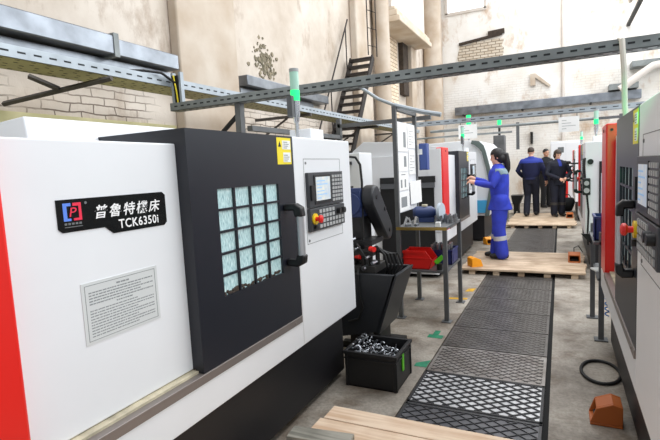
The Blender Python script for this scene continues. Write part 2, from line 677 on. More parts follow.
# pilasters on the left wall
struct(MB().box(WX, -4.06, 4.47, 5.62, 0, 9.5).box(WX, -4.03, 4.40, 5.7, 2.02, 2.10).build('pillar_near', 'pilaster_cream', bev=0.02))
struct(MB().box(WX, -4.04, 10.05, 10.95, 0, 9.5).build('pillar_middle', 'pilaster_cream', bev=0.03))
struct(MB().cyl((-3.95, 11.45, 0), (-3.95, 11.45, 9.5), 0.20, n=24).build('pillar_round', 'pilaster_cream'))
struct(MB().box(WX, -3.98, 14.2, 14.7, 0, 5.06).build('pillar_short', 'pilaster_cream', bev=0.02))
struct(MB().cyl((-3.92, 16.55, 0), (-3.92, 16.55, 9.5), 0.30, n=24).build('pillar_far', 'pilaster_cream'))
struct(MB().box(WX, -3.95, 17.6, 18.3, 0, 9.5).build('pillar_corner', 'pilaster_cream', bev=0.02))
b = MB()
b.box(WX, -3.5, 11.55, 14.75, 5.06, 5.20)
b.box(WX, -3.56, 11.55, 14.75, 5.20, 5.34)
b.box(WX, -3.62, 11.55, 14.75, 5.34, 5.42)
struct(b.build('beam_ledge', 'beam_cream', bev=0.02))
struct(MB().box(WX, -3.70, 11.55, 14.7, 5.42, 9.5).build('wall_upper_bay', 'white_plaster'))
struct(MB().box(WX, WX + 0.03, 11.6, 13.4, 2.6, 5.06).build('wall_brick_bay', 'brick_side'))
struct(MB().box(WX, WX + 0.14, 13.6, 14.1, 3.6, 5.06).build('wall_bay_jamb', 'crack_dark'))
# bare brick and peeled paint
rng = random.Random(3)
pts = []
for k in range(26):
    t = k / 26 * 4
    u = t % 1
    if t < 1: p = (-3.4 + 1.55 * u, 4.95)
    elif t < 2: p = (-1.85, 4.95 + 0.85 * u)
    elif t < 3: p = (-1.85 - 1.55 * u, 5.85)
    else: p = (-3.4, 5.85 - 0.9 * u)
    pts.append((p[0] + rng.uniform(-.08, .08), p[1] + rng.uniform(-.05, .05)))
struct(MB().prism(pts, 'y', WY - 0.03, WY).build('wall_brick_patch', 'brick_patch'))
c = MB()
c.obox((-2.6, WY - 0.05, 5.95), (1.5, 0.08, 0.09), (0, -0.1, 0)).obox((-2.05, WY - 0.05, 6.1), (0.55, 0.09, 0.16), (0, -0.05, 0))
struct(c.build('wall_crack', 'crack_dark'))
c = MB()
for k in range(150):
    yy = rng.gauss(6.5, 0.15)
    zz = rng.gauss(3.26, 0.13)
    n = rng.randint(6, 9)
    rr = rng.uniform(0.008, 0.042)
    c.prism([(yy + rr * rng.uniform(.6, 1.2) * math.cos(2 * math.pi * i / n), zz + rr * rng.uniform(.6, 1.2) * math.sin(2 * math.pi * i / n)) for i in range(n)], 'x', WX, WX + 0.003 + 0.0001 * k)
struct(c.build('wall_peeled_patch', 'peel_dark'))
# high window in the back wall
w = MB()
w.box(-3.82, -3.74, WY - 0.06, WY, 7.0, 9.3).box(-2.46, -2.38, WY - 0.06, WY, 7.0, 9.3).box(-3.82, -2.38, WY - 0.06, WY, 6.95, 7.05).box(-3.82, -2.38, WY - 0.06, WY, 9.25, 9.35)
wf = struct(w.build('window_1', 'white_plaster'))
MB().box(-3.74, -2.46, WY - 0.03, WY - 0.005, 7.05, 9.25).build('pane', 'pane_sky', wf)

# ------------------------------------------------------------------ floor gratings
ys = [1.26, 1.78, 2.29, 2.81, 3.32, 3.85, 4.37, 4.92, 5.41, 5.92, 6.43, 6.94, 7.46, 8.0, 8.78, 9.5, 10.2, 11.0, 11.8, 12.6]


def lattice(L_, wd, pitch, bw, h, border):
    m = MB()
    d = Vector((1, 0.72)).normalized()
    for sgn in (1, -1):
        dx, dy = 1.0, 0.72 * sgn
        k = -60
        while k < 60:
            # line through (k*pitch,0) direction (dx,dy), clip to the panel rectangle
            x0 = k * pitch
            ts = []
            t0, t1 = -99, 99
            for (o_, dd, lo, hi) in ((x0, dx, 0.02, wd - 0.02), (0.0, dy, 0.02, L_ - 0.02)):
                a_, b_ = (lo - o_) / dd, (hi - o_) / dd
                if a_ > b_: a_, b_ = b_, a_
                t0, t1 = max(t0, a_), min(t1, b_)
            if t1 - t0 > 0.03:
                p = Vector((x0 + dx * t0, dy * t0))
                q = Vector((x0 + dx * t1, dy * t1))
                c_ = (p + q) / 2
                m.obox((c_.x, c_.y, h / 2), ((q - p).length, bw, h), (0, 0, math.atan2(q.y - p.y, q.x - p.x)))
            k += 1
    if border:
        m.box(0, wd, 0, 0.016, 0, h).box(0, wd, L_ - 0.016, L_, 0, h).box(0, 0.016, 0, L_, 0, h).box(wd - 0.016, wd, 0, L_, 0, h)
    return m


POSN = ['nearest', 'second nearest', 'third nearest', 'fourth', 'fifth', 'sixth', 'seventh', 'eighth', 'ninth', 'tenth', 'eleventh', 'twelfth', 'thirteenth', 'fourteenth', 'fifteenth', 'sixteenth']
SEE = 0
for i in range(len(ys) - 1):
    y0, y1 = ys[i] + 0.009, ys[i + 1] - 0.009
    if y1 < 2.3:
        continue
    bright = (i == 3)
    if i == 2: lab = 'dull dark diamond mesh floor plate meeting the near planks'
    elif i == 3: lab = 'bright floor plate with bold black diamond mesh, beside the black crate'
    elif i == 4: lab = 'worn diamond plate right behind the bright bold mesh plate'
    elif ys[i] < 6.4: lab = 'worn grey diamond floor plate, %s in the row counted from the front' % ['', '', '', '', '', 'fourth', 'fifth', 'sixth', 'seventh', 'eighth'][i]
    elif ys[i] < 8.0: lab = 'dark floor plate under the middle plank platform, %s from its front edge' % ['first', 'second', 'third'][i - 10]
    elif ys[i] < 10.9: lab = 'dull floor plate between the two far plank platforms, %s behind the woman' % ['first', 'second', 'third', 'fourth'][i - 13]
    else: lab = 'dark floor plate under the farthest plank platform, row %s' % ['front', 'back'][i - 17]
    t = thing('floor_plate', lab, 'floor plate', (-0.895, y0, -0.02), 0, 'diamond floor plates over the channel')
    wd = 0.80
    L_ = y1 - y0
    MB().box(0, wd, 0, L_, 0, 0.018).build('plate', 'plate_bright' if bright else ('plate_dull' if i == 2 else ('plate_mid' if i == 4 else 'plate_worn')), t)
    lt = lattice(L_, wd, 0.098 if i < 4 else 0.08, 0.011 if bright else 0.005, 0.005 if i < 4 else (0.0025 if i < 10 else 0.0012), i < 4)
    o = lt.build('mesh_lattice', ('lattice_dark' if i == 3 else 'lattice_dull') if i < 4 else ('lattice_mid' if i == 4 else ('lattice_worn' if i < 10 else 'plate_worn')), t, smooth=False)
    o.location = (0, 0, 0.018)


# ------------------------------------------------------------------ plank platforms
def platform(label, x0, x1, y0, y1, nb, m, first=None, z=0.085, extra=None):
    t = thing('plank_platform', label, 'wooden platform', (x0, y0, 0), 0, 'plank platforms across the aisle')
    wd = (y1 - y0) / nb
    for k in range(nb):
        jitter = random.uniform(-0.02, 0.02)
        o = MB().box(jitter, x1 - x0 + jitter, k * wd + 0.004, (k + 1) * wd - 0.004, z - 0.028, z).build('plank', m, t, bev=0.003)
    n = 5
    for k in range(n):
        xx = 0.1 + (x1 - x0 - 0.28) * k / (n - 1)
        MB().box(xx, xx + 0.08, 0.02, y1 - y0 - 0.02, 0, z - 0.028).build('batten', m, t)
    return t


platform('pale new plank platform in the near foreground across the floor plates', -1.22, 0.25, 0.90, 2.43, 10, 'wood_pale', z=0.1)
platform('plank platform on which the woman in bright blue stands', -1.23, 0.30, 6.53, 7.92, 9, 'wood_used', z=0.085)
platform('farthest plank platform, under the men in dark clothes', -1.12, 0.31, 11.4, 13.95, 14, 'wood_used', z=0.085)
tag(MB().obox((-1.13, 2.06, 0.118), (0.34, 0.11, 0.03), (0, 0, 0.12)).build('board_offcut', 'wood_grey', bev=0.003), 'short weathered grey board lying on the near plank platform', 'board')

# ------------------------------------------------------------------ CNC lathe
def lathe_machine(label, loc, rz, group='white red and black turning machines'):
    t = thing('turning_machine', label, 'machine', loc, rz, group)
    # base
    m = MB()
    m.box(-1.3, -0.07, 0.03, 2.64, 0.04, 0.50)
    for (x, y) in ((-0.15, 0.15), (-0.15, 2.5), (-1.2, 0.15), (-1.2, 2.5)):
        m.cyl((x, y, 0), (x, y, 0.05), 0.045)
    m.build('base', 'black_base', t, bev=0.006)
    # white body: lower band, recessed left panel, control column, roof
    m = MB()
    m.box(-1.25, 0.0, 0.0, 1.945, 0.48, 0.626)
    m.build('lower_band', 'white_enamel', t, bev=0.004)
    m = MB()
    m.box(-1.25, -0.06, 0.36, 1.40, 0.676, 1.645)
    o = m.build('side_cover', 'white_enamel', t, bev=0.006)
    m = MB()
    m.box(-1.25, 0.0, 1.945, 2.75, 0.478, 1.707)
    body = m.build('control_column', 'white_enamel', t, bev=0.008)
    m = MB()
    m.box(-1.25, -0.5, 1.2, 1.94, 0.62, 1.66)
    m.box(-1.25, -0.088, 0.004, 0.362, 0.628, 1.645)
    m.build('rear_body', 'white_enamel', t, bev=0.006)
    # roof box with slanted near end, then the raised block under the stack light
    m = MB()
    m.prism([(-0.56, 1.64), (-0.50, 1.64), (-0.52, 1.775), (-0.70, 1.765), (-0.74, 1.64)], 'y', 0.76, 2.62)
    m.box(-0.26, -0.10, 2.36, 2.55, 1.70, 1.785)
    m.build('roof_box', 'white_enamel', t, bev=0.006)
    # red end
    m = MB()
    m.box(-0.085, 0.0, 0.0, 0.355, 0.628, 1.735)
    rd = m.build('red_end_panel', 'red_enamel', t, bev=0.01)
    m = MB()
    m.cyl((-0.002, 0.18, 1.69), (0.004, 0.18, 1.69), 0.012)
    m.cyl((-0.035, 0.353, 1.69), (-0.035, 0.358, 1.69), 0.010)
    m.build('screw', 'dark_steel', rd)
    # sill and rail
    MB().box(-0.3, -0.03, 0.36, 1.12, 0.626, 0.674).build('sill', 'cream_sill', t)
    m = MB()
    m.box(-0.20, 0.006, 0.355, 1.935, 0.625, 0.664)
    for yy in (0.5, 1.85):
        m.cyl((0.004, yy, 0.645), (0.009, yy, 0.645), 0.007, n=10)
    m.build('door_rail', 'steel_rail', t, bev=0.002)
    # door: slab round an opening, grille bars
    dy0, dy1, dz0, dz1 = 1.08, 1.94, 0.666, 1.705
    wy0, wy1, wz0, wz1 = 1.255, 1.765, 0.957, 1.446
    m = MB()
    m.box(-0.045, 0, dy0, wy0, dz0, dz1).box(-0.045, 0, wy1, dy1, dz0, dz1)
    m.box(-0.045, 0, wy0, wy1, dz0, wz0).box(-0.045, 0, wy0, wy1, wz1, dz1)
    m.box(-0.54, -0.045, dy0, dy1, 1.672, dz1)                      # cap running back over the roof
    m.box(-0.54, -0.045, dy0, dy0 + 0.025, 0.68, 1.672)             # return at the hinge side
    door = m.build('door', 'charcoal_door', t, ang=0.5)
    m = MB()
    cw = (wy1 - wy0 - 3 * 0.012) / 4
    for k in range(3):
        a = wy0 + (k + 1) * cw + k * 0.012
        m.box(-0.012, -0.001, a, a + 0.012, wz0, wz1)
    ch = (wz1 - wz0 - 4 * 0.011) / 5
    for k in range(4):
        a = wz0 + (k + 1) * ch + k * 0.011
        m.box(-0.0125, -0.0015, wy0, wy1, a, a + 0.011)
    m.build('window_grille', 'charcoal_door', door)
    MB().box(-0.03, -0.014, wy0 - 0.005, wy1 + 0.005, wz0 - 0.005, wz1 + 0.005).build('window_pane', 'wet_window', door)
    g = MB()
    rr = random.Random(5)
    for k in range(34):
        yy = rr.uniform(wy0 + 0.01, wy1 - 0.03)
        g.ell((-0.012, yy, wz0 + rr.uniform(0, .016)), (0.004, rr.uniform(.01, .022), rr.uniform(.004, .012)), n=8, m=6)
    g.build('grime', 'crack_dark', door)
    # handle
    hd = MB().cyl((0.088, 1.826, 1.04), (0.088, 1.826, 1.275), 0.0215).build('handle', 'grip_alu', door)
    MB().prism([(0.0, 1.295), (0.0, 1.33), (0.07, 1.334), (0.108, 1.312), (0.114, 1.262), (0.064, 1.262), (0.06, 1.296)], 'y', 1.80, 1.852).build('handle_bracket', 'black_plastic', hd, bev=0.008)
    MB().prism([(0.0, 1.025), (0.0, 0.988), (0.07, 0.984), (0.108, 1.004), (0.114, 1.05), (0.064, 1.05), (0.06, 1.022)], 'y', 1.80, 1.852).build('handle_bracket', 'black_plastic', hd, bev=0.008)
    # yellow label
    MB().box(0, 0.0015, 1.772, 1.918, 1.55, 1.695).build('warning_label', 'yellow_label', door)
    lb = door.children
    m = MB()
    m.box(0.0015, 0.0025, 1.826, 1.912, 1.632, 1.68).box(0.0015, 0.0025, 1.832, 1.908, 1.562, 1.615)
    m.mi = 1
    for z0_ in (1.567, 1.638):
        for k in range(4):
            m.box(0.0025, 0.003, 1.838, 1.838 + 0.062 * (0.6 + 0.4 * ((k * 7) % 5) / 5), z0_ + k * 0.0105, z0_ + k * 0.0105 + 0.003)
    m.prism([(1.785, 1.645), (1.815, 1.645), (1.80, 1.675)], 'x', 0.0015, 0.0025)
    m.build('label_print', ['label_white', 'print_dark'], door)
    # control panel
    m = MB()
    a = 0.0035
    for (y0, y1, z0, z1) in ((2.055, 2.57, 1.578, 1.581), (2.055, 2.57, 1.065, 1.068), (2.055, 2.058, 1.065, 1.58), (2.567, 2.57, 1.065, 1.58)):
        m.box(0, 0.001, y0, y1, z0, z1)
    for (y, z) in ((2.08, 1.555), (2.08, 1.085)):
        m.cyl((0, y, z), (0.004, y, z), 0.008, n=10)
    m.build('hatch_seam', 'seam_grey', body)
    cpn = MB().box(0, 0.022, 2.068, 2.56, 1.284, 1.497).box(0, 0.026, 2.068, 2.56, 1.14, 1.279).build('control_panel', 'panel_grey', t, bev=0.003)
    MB().box(0.022, 0.026, 2.135, 2.365, 1.302, 1.48).box(0.022, 0.034, 2.083, 2.125, 1.33, 1.42).build('bezel', 'black_plastic', cpn)
    MB().box(0.026, 0.0275, 2.152, 2.35, 1.322, 1.468).build('screen', 'screen_glow', cpn)
    m = MB()
    for k in range(6):
        m.box(0.0275, 0.0282, 2.165, 2.165 + 0.05 + 0.12 * ((k * 37) % 10) / 10, 1.335 + k * 0.021, 1.341 + k * 0.021)
    m.build('screen_print', 'screen_line', cpn)
    m = MB()
    for r_ in range(7):
        for c_ in range(4):
            m.box(0.022, 0.027, 2.385 + c_ * 0.041, 2.385 + c_ * 0.041 + 0.03, 1.305 + r_ * 0.0255, 1.305 + r_ * 0.0255 + 0.017)
    m.build('keypad', 'key_grey', cpn)
    m = MB()
    for r_ in range(4):
        for c_ in range(8):
            if c_ > 4 and r_ > 1:
                continue
            m.box(0.026, 0.031, 2.175 + c_ * 0.046, 2.175 + c_ * 0.046 + 0.032, 1.152 + r_ * 0.031, 1.152 + r_ * 0.031 + 0.021)
    m.build('button_field', 'key_grey', cpn)
    es = MB().cyl((0.026, 2.115, 1.215), (0.036, 2.115, 1.215), 0.034, n=20).build('stop_ring', 'yellow_plastic', cpn)
    m = MB()
    m.cyl((0.036, 2.115, 1.215), (0.055, 2.115, 1.215), 0.013, n=16)
    m.tube([(0.055, 2.115, 1.215), (0.062, 2.115, 1.215), (0.074, 2.115, 1.215), (0.08, 2.115, 1.215)], [0.017, 0.025, 0.024, 0.012], 18)
    m.build('emergency_stop', 'bin_red', cpn)
    for (ky_, kz_, kr_, kd_) in ((2.45, 1.235, 0.02, 0.05), (2.515, 1.235, 0.02, 0.05), (2.115, 1.162, 0.014, 0.042)):
        MB().cyl((0.026, ky_, kz_), (kd_, ky_, kz_), kr_).build('rotary_knob', 'black_plastic', cpn)
    # stack light
    sx_, sy2 = -0.15, 2.27
    m = MB()
    m.cyl((sx_, sy2, 1.70), (sx_, sy2, 1.83), 0.013).tube([(sx_, sy2, 1.82), (sx_, sy2, 1.87), (sx_, sy2, 1.955)], [0.016, 0.026, 0.029], 18)
    sl = m.build('stack_light', 'bright_steel', t)
    MB().cyl((sx_, sy2, 1.955), (sx_, sy2, 2.022), 0.030, n=18).build('green_lens', 'lamp_green', sl)
    MB().cyl((sx_, sy2, 2.022), (sx_, sy2, 2.135), 0.029, n=18).build('clear_lens', 'lamp_clear', sl)
    MB().cyl((sx_, sy2, 2.135), (sx_, sy2, 2.155), 0.031, n=18).build('cap', 'key_grey', sl)
    MB().box(sx_ - 0.02, sx_ + 0.015, sy2 - 0.075, sy2 - 0.045, 1.85, 1.98).build('light_bracket', 'frame_steel', sl)
    return t


def name_plate(t):
    X = -0.06
    np_ = [(0.541, 1.452), (0.985, 1.452), (1.0, 1.440), (1.0, 1.332), (0.985, 1.320), (0.745, 1.320), (0.712, 1.346), (0.555, 1.346), (0.541, 1.358)]
    npl = MB().prism(np_, 'x', X, X + 0.003).build('name_plate', 'plate_black', t)
    x = X + 0.003
    m = MB()
    m.prism([(0.584, 1.44), (0.562, 1.44), (0.562, 1.382), (0.588, 1.382), (0.588, 1.390), (0.575, 1.390), (0.575, 1.430), (0.590, 1.430), (0.590, 1.44)], 'x', x, x + 0.001)
    m.mi = 1
    m.prism([(0.597, 1.44), (0.627, 1.44), (0.627, 1.382), (0.597, 1.382), (0.597, 1.390), (0.617, 1.390), (0.617, 1.430), (0.597, 1.430)], 'x', x, x + 0.001)
    m.mi = 2
    for k in range(5):
        m.box(x, x + 0.0006, 0.563 + k * 0.013, 0.572 + k * 0.013, 1.369, 1.376)
    m.box(x, x + 0.0006, 0.563, 0.627, 1.361, 1.3635)
    m.cyl((x, 0.645, 1.437), (x + 0.0006, 0.645, 1.437), 0.005, n=10)
    m.build('emblem', ['logo_blue', 'logo_red', 'print_grey'], npl)
    sh = Matrix(((1, 0.25, 0, 0), (0, 1, 0, 0), (0, 0, 1, 0), (0, 0, 0, 1)))
    text_obj('emblem_letter', 'P', (0.022, 0.030), face_x(x + 0.0008, 0.597, 1.410) @ sh, 'logo_red', npl)
    text_obj('lettering', '普魯特機床', (0.290, 0.047), face_x(x + 0.0005, 0.822, 1.402) @ sh, 'lettering_white', npl, bold=0.012, spacing=1.25)
    text_obj('lettering', 'TCK6350i', (0.186, 0.033), face_x(x + 0.0005, 0.862, 1.350), 'lettering_white', npl, bold=0.012, spacing=1.1)
    st = MB().box(X, X + 0.002, 0.596, 0.925, 0.956, 1.168).build('instruction_plate', 'plate_silver', t)
    x = X + 0.002
    m = MB()
    for (a, b_, c_, d_) in ((0.608, 0.913, 1.156, 1.158), (0.608, 0.913, 0.966, 0.968), (0.608, 0.610, 0.966, 1.158), (0.911, 0.913, 0.966, 1.158)):
        m.box(x, x + 0.0005, a, b_, c_, d_)
    rr = random.Random(2)
    z = 1.146
    def line(z, y0, y1, h):
        y = y0
        while y < y1:
            w_ = rr.uniform(0.004, 0.016)
            m.box(x, x + 0.0005, y, min(y + w_, y1), z - h, z)
            y += w_ + rr.uniform(0.0015, 0.004)
    line(z, 0.735, 0.79, 0.006)
    z -= 0.013
    for k in range(5):
        line(z, 0.622, 0.622 + (0.278 if k % 2 == 0 else 0.22), 0.0042)
        z -= 0.0098
    line(z - 0.001, 0.73, 0.80, 0.0045)
    z -= 0.014
    for k in range(10):
        line(z, 0.622, 0.622 + (0.278 if k % 3 else 0.2), 0.0036)
        z -= 0.0098
    m.build('text_lines', 'print_pale', st)


M1 = lathe_machine('large white turning machine with red end and black door, nearest on the left', (-1.37, 0.42, 0), 0)
name_plate(M1)
M2 = lathe_machine('white turning machine on the left that the woman in blue operates', (-1.37, 6.2, 0), 0)
R1 = lathe_machine('turning machine cut by the right photo edge, green light on its top', (0.29, 4.27, 0), math.pi)
name_plate(R1)
R2 = copy_tree(R1)
R2.location = (0.29, 9.8, 0)
R2['label'] = 'white turning machine on the right behind the nearest right one'
R3 = copy_tree(R1)
R3.location = (0.31, 15.4, 0)
R3['label'] = 'farthest turning machine on the right, beside the woman in dark navy'
# second left machine: raised rear cover and the dark opening in its end
MB().prism([(-1.27, 1.6), (-1.27, 1.752), (-1.10, 1.878), (-0.70, 1.85), (-0.03, 1.735), (-0.03, 1.6)], 'y', 0.02, 0.34).box(-1.27, -0.088, -0.004, 0.33, 0.05, 1.66).box(-0.2, -0.02, -0.012, -0.004, 0.63, 1.72).build('end_cover', 'white_enamel', M2, bev=0.006)
m = MB()
m.box(-0.86, -0.12, -0.03, -0.004, 0.08, 1.32)
m.mi = 1
m.prism([(-0.03, 1.29), (-0.09, 1.22), (0, 1.22), (0, 1.29)], 'x', -0.85, -0.11)
m.mi = 0
m.prism([(-0.03, 1.37), (-0.035, 1.29), (0, 1.29), (0, 1.37)], 'x', -0.86, -0.10)
m.build('chip_opening', ['crate_black', 'panel_grey'], M2)
# right second machine: dark service window and knob on its near end (local y = 2.75 end)
m = MB()
m.box(-0.55, -0.16, 2.75, 2.765, 0.7, 1.45)
m.mi = 1
m.box(-0.53, -0.18, 2.765, 2.77, 0.72, 1.30)
m.build('end_window', ['black_plastic', 'wheel_grey'], R2)
m = MB()
m.cyl((-0.06, 2.75, 1.45), (-0.06, 2.77, 1.45), 0.035)
m.build('end_knob', 'black_plastic', R2)
# lamp of the nearest right machine shining along its front
for ch in kids(R1):
    if ch.name.startswith('door') and not ch.name.startswith('door_'):
        for h_ in kids(ch):
            if h_.name.startswith('handle'):
                h_.scale = (0.62, 1, 1)
                h_.location = (0, 0, -0.025)
    if ch.name.startswith('stack_light'):
        ch.location = (0.10, 0.65, 0.0)
pl = bpy.data.lights.new('stack_lamp', 'SPOT')
pl.energy = 100
pl.color = (0.05, 1.0, 0.35)
pl.shadow_soft_size = 0.04
pl.spot_size = math.radians(26)
pl.spot_blend = 1.0
plo = bpy.data.objects.new('stack_lamp', pl)
plo.location = (0.20, 1.35, 1.93)
plo.rotation_euler = (Vector((0.36, 2.5, 1.74)) - plo.location).to_track_quat('-Z', 'Y').to_euler()
COL.objects.link(plo)

# third left machine with the rounded cover
t = thing('milling_machine', 'white machine with rounded dark grey front edge, left behind the woman', 'machine', (-1.27, 9.4, 0), 0)
prof = [(0.05, 0.5), (0.14, 1.08), (0.08, 1.42), (0.01, 1.72), (-0.03, 1.84), (-0.11, 1.92), (-0.35, 1.95), (-1.3, 1.93), (-1.3, 0.5)]
MB().prism(prof, 'y', 0, 2.2).build('body', 'white_enamel', t, bev=0.01)
inn = [(p[0] - 0.075, p[1] - (0.07 if p[1] > 1.8 else 0)) for p in prof[:6]]
MB().prism(prof[:6] + [(-0.24, 1.945), (-0.26, 1.88)] + inn[::-1], 'y', -0.06, 0.0).build('edge_cover', 'cover_green', t, bev=0.006)
MB().box(-1.2, -0.05, 0.05, 2.1, 0.03, 0.52).build('base', 'black_base', t)
MB().box(-0.18, 0.03, -0.03, 0.0, 0.56, 0.80).build('blue_panel', 'light_blue', t)
MB().cyl((-0.35, 0.3, 1.94), (-0.35, 0.3, 2.2), 0.02).build('lamp_post', 'bright_steel', t)
MB().cyl((-0.35, 0.3, 2.2), (-0.35, 0.3, 2.45), 0.045).build('green_lens', 'lamp_green', t)
MB().box(-0.40, -0.22, -0.025, 0.0, 1.05, 1.5).build('side_panel', 'panel_grey', t)
# farther machines on the left
t = thing('drill_column', 'tall dark grey machine column behind the woman with the ponytail', 'machine', (-1.45, 13.0, 0), 0)
MB().box(-0.35, 0.2, 0, 0.5, 0.0, 1.75).build('body', 'cover_green', t, bev=0.02)
MB().box(-0.12, 0.16, 0.05, 0.4, 1.75, 2.2).build('head', 'frame_steel', t, bev=0.02)
MB().cyl((0.02, 0.2, 2.2), (0.02, 0.2, 2.42), 0.03).build('lamp_pole', 'dark_steel', t)
MB().cyl((0.02, 0.2, 2.42), (0.02, 0.2, 2.7), 0.05).build('green_lens', 'lamp_green', t)
t = thing('chip_trolley', 'small black chip trolley between the woman and the man in blue', 'trolley', (-1.22, 14.3, 0), 0)
MB().prism([(0.0, 0.3), (0.18, 0.3), (0.28, 0.55), (-0.05, 0.55)], 'y', 0, 0.5).build('hopper', 'crate_black', t)
MB().box(0.02, 0.16, 0.04, 0.46, 0.1, 0.3).build('chassis', 'dark_steel', t)
for (x, y) in ((0.04, 0.08), (0.14, 0.08), (0.04, 0.42), (0.14, 0.42)):
    MB().cyl((x - 0.02, y, 0.05), (x + 0.02, y, 0.05), 0.05).build('wheel', 'rubber_black', t)

# electrical cabinet between the left machines
t = thing('electrical_cabinet', 'pale electrical cabinet between the two left machines', 'cabinet', (-2.74, 5.2, 0), 0)
MB().box(0, 0.62, 0, 0.4, 0.05, 1.70).box(0.03, 0.59, 0.03, 0.37, 0, 0.05).build('housing', 'white_enamel', t, bev=0.008)
MB().box(0.36, 0.46, -0.03, 0.0, 1.32, 1.46).build('socket', 'key_grey', t, bev=0.004)
MB().box(0.34, 0.52, -0.05, 0.02, 1.56, 1.60).build('cable_gland', 'black_plastic', t)

# ------------------------------------------------------------------ chip conveyor at the end of the first machine
t = thing('chip_conveyor', 'black chip conveyor with blue motor at end of nearest left machine', 'conveyor', (-1.5, 3.45, 0), 0)
m = MB()
m.prism([(-0.2, 0.665), (0.345, 0.665), (0.18, 0.2), (-0.2, 0.12)], 'y', 0.0, 0.05)
m.prism([(-0.2, 0.665), (0.345, 0.665), (0.18, 0.2), (-0.2, 0.12)], 'y', 0.42, 0.46)
m.prism([(0.33, 0.665), (0.36, 0.665), (0.195, 0.18), (0.175, 0.2)], 'y', 0.0, 0.46)
m.prism([(-0.2, 0.16), (0.19, 0.24), (0.18, 0.2), (-0.2, 0.12)], 'y', 0.03, 0.44)
m.build('hopper', 'guard_black', t)
MB().box(-0.18, 0.3, 0.1, 0.17, 0.0, 0.05).box(-0.18, 0.3, 0.33, 0.40, 0.0, 0.05).box(-0.1, -0.04, 0.1, 0.4, 0.05, 0.2).box(0.1, 0.16, 0.12, 0.38, 0.05, 0.22).build('skid', 'dark_steel', t)
m = MB()
m.box(-0.13, 0.03, 0.12, 0.34, 1.12, 1.33)
for k in range(7):
    m.box(-0.14, 0.035, 0.13 + k * 0.03, 0.137 + k * 0.03, 1.11, 1.345)
m.cyl((-0.05, 0.1, 1.22), (-0.05, 0.36, 1.22), 0.09)
m.build('motor', 'motor_blue', t, bev=0.004)
# stadium-shaped belt guard tilted away
a, b_ = Vector((0.22, 1.27)), Vector((0.52, 0.96))
d = (b_ - a).normalized()
nrm = Vector((-d.y, d.x))
pts = []
for k in range(9):
    th = math.pi * k / 8
    pts.append(a + nrm * 0.10 * math.cos(th) - d * 0.10 * math.sin(th))
for k in range(9):
    th = math.pi * k / 8
    pts.append(b_ - nrm * 0.085 * math.cos(th) + d * 0.085 * math.sin(th))
bg_ = MB().prism([(p.x, p.y) for p in pts], 'x', 0.04, 0.14).build('belt_guard', 'guard_black', t, bev=0.015)
for p in (a, b_, (a + b_) / 2 + nrm * 0.06):
    MB().cyl((0.14, p.x, p.y), (0.146, p.x, p.y), 0.02).build('bolt', 'black_plastic', bg_)
MB().box(-0.24, 0.02, 0.2, 0.38, 0.64, 1.12).box(-0.26, 0.12, 0.12, 0.4, 0.88, 0.92).box(-0.26, -0.14, 0.24, 0.4, 1.1, 1.36).build('motor_bracket', 'crate_black', t)
m = MB()
m.box(-0.12, 0.16, 0.06, 0.34, 0.66, 0.72)
for k in range(6):
    m.cyl((-0.1 + 0.05 * k, 0.1 + 0.03 * (k % 3), 0.72), (-0.1 + 0.05 * k, 0.1 + 0.03 * (k % 3), 0.83 + 0.02 * (k % 2)), 0.018)
m.box(-0.1, 0.14, 0.08, 0.16, 0.80, 0.84)
mf = m.build('valve_block', 'dark_steel', t, bev=0.003)
m = MB()
for (x, y, z, r_) in ((-0.08, 0.07, 0.76, .016), (0.0, 0.06, 0.86, .014), (0.06, 0.07, 0.70, .02), (0.13, 0.1, 0.74, .016), (-0.04, 0.07, 0.93, .014), (0.09, 0.07, 0.79, .012)):
    MB().cyl((x, y - 0.025, z), (x + 0.02, y + 0.025, z + 0.01), r_, n=8).build('fitting', 'chip_steel', mf)
MB().cyl((0.12, 0.08, 0.86), (0.16, 0.06, 0.86), 0.022).cyl((-0.02, 0.1, 0.79), (0.03, 0.08, 0.79), 0.018).build('red_cap', 'bin_red', mf)
m = MB()
for k in range(5):
    r_ = 0.05 + 0.022 * k
    m.tube([(0.08 + 0.02 * k, 0.14, 0.84), (0.12 + 0.6 * r_, 0.15 + 0.02 * k, 0.87 - 0.02 * k), (0.16 + r_, 0.16 + 0.02 * k, 0.80), (0.18 + 1.1 * r_, 0.16 + 0.02 * k, 0.70), (0.14 + r_, 0.2, 0.60)], 0.011, 8)
m.tube([(-0.05, 0.2, 0.85), (0.02, 0.05, 0.9), (0.08, 0.05, 0.8), (0.06, 0.1, 0.72)], 0.009, 8)
m.tube([(0.02, 0.05, 0.70), (0.04, -0.02, 0.665), (0.045, -0.015, 0.5), (0.07, -0.012, 0.40), (0.03, -0.012, 0.30), (-0.06, -0.012, 0.27)], 0.010, 8)
m.build('hose', 'rubber_black', t)
m = MB()
P0 = Vector((-0.06, 0.22, 1.6))
m.tube([(-0.13, 0.1, 1.60), (-0.06, 0.12, 1.61), (0.0, 0.14, 1.60), (0.03, 0.16, 1.54), (0.035, 0.17, 1.4), (0.03, 0.17, 1.2), (0.03, 0.16, 0.9)], 0.010, 8)
m.build('power_cable', 'rubber_black', t)
MB().cyl((-0.16, 0.1, 1.60), (-0.06, 0.12, 1.61), 0.018).build('connector', 'black_plastic', t)

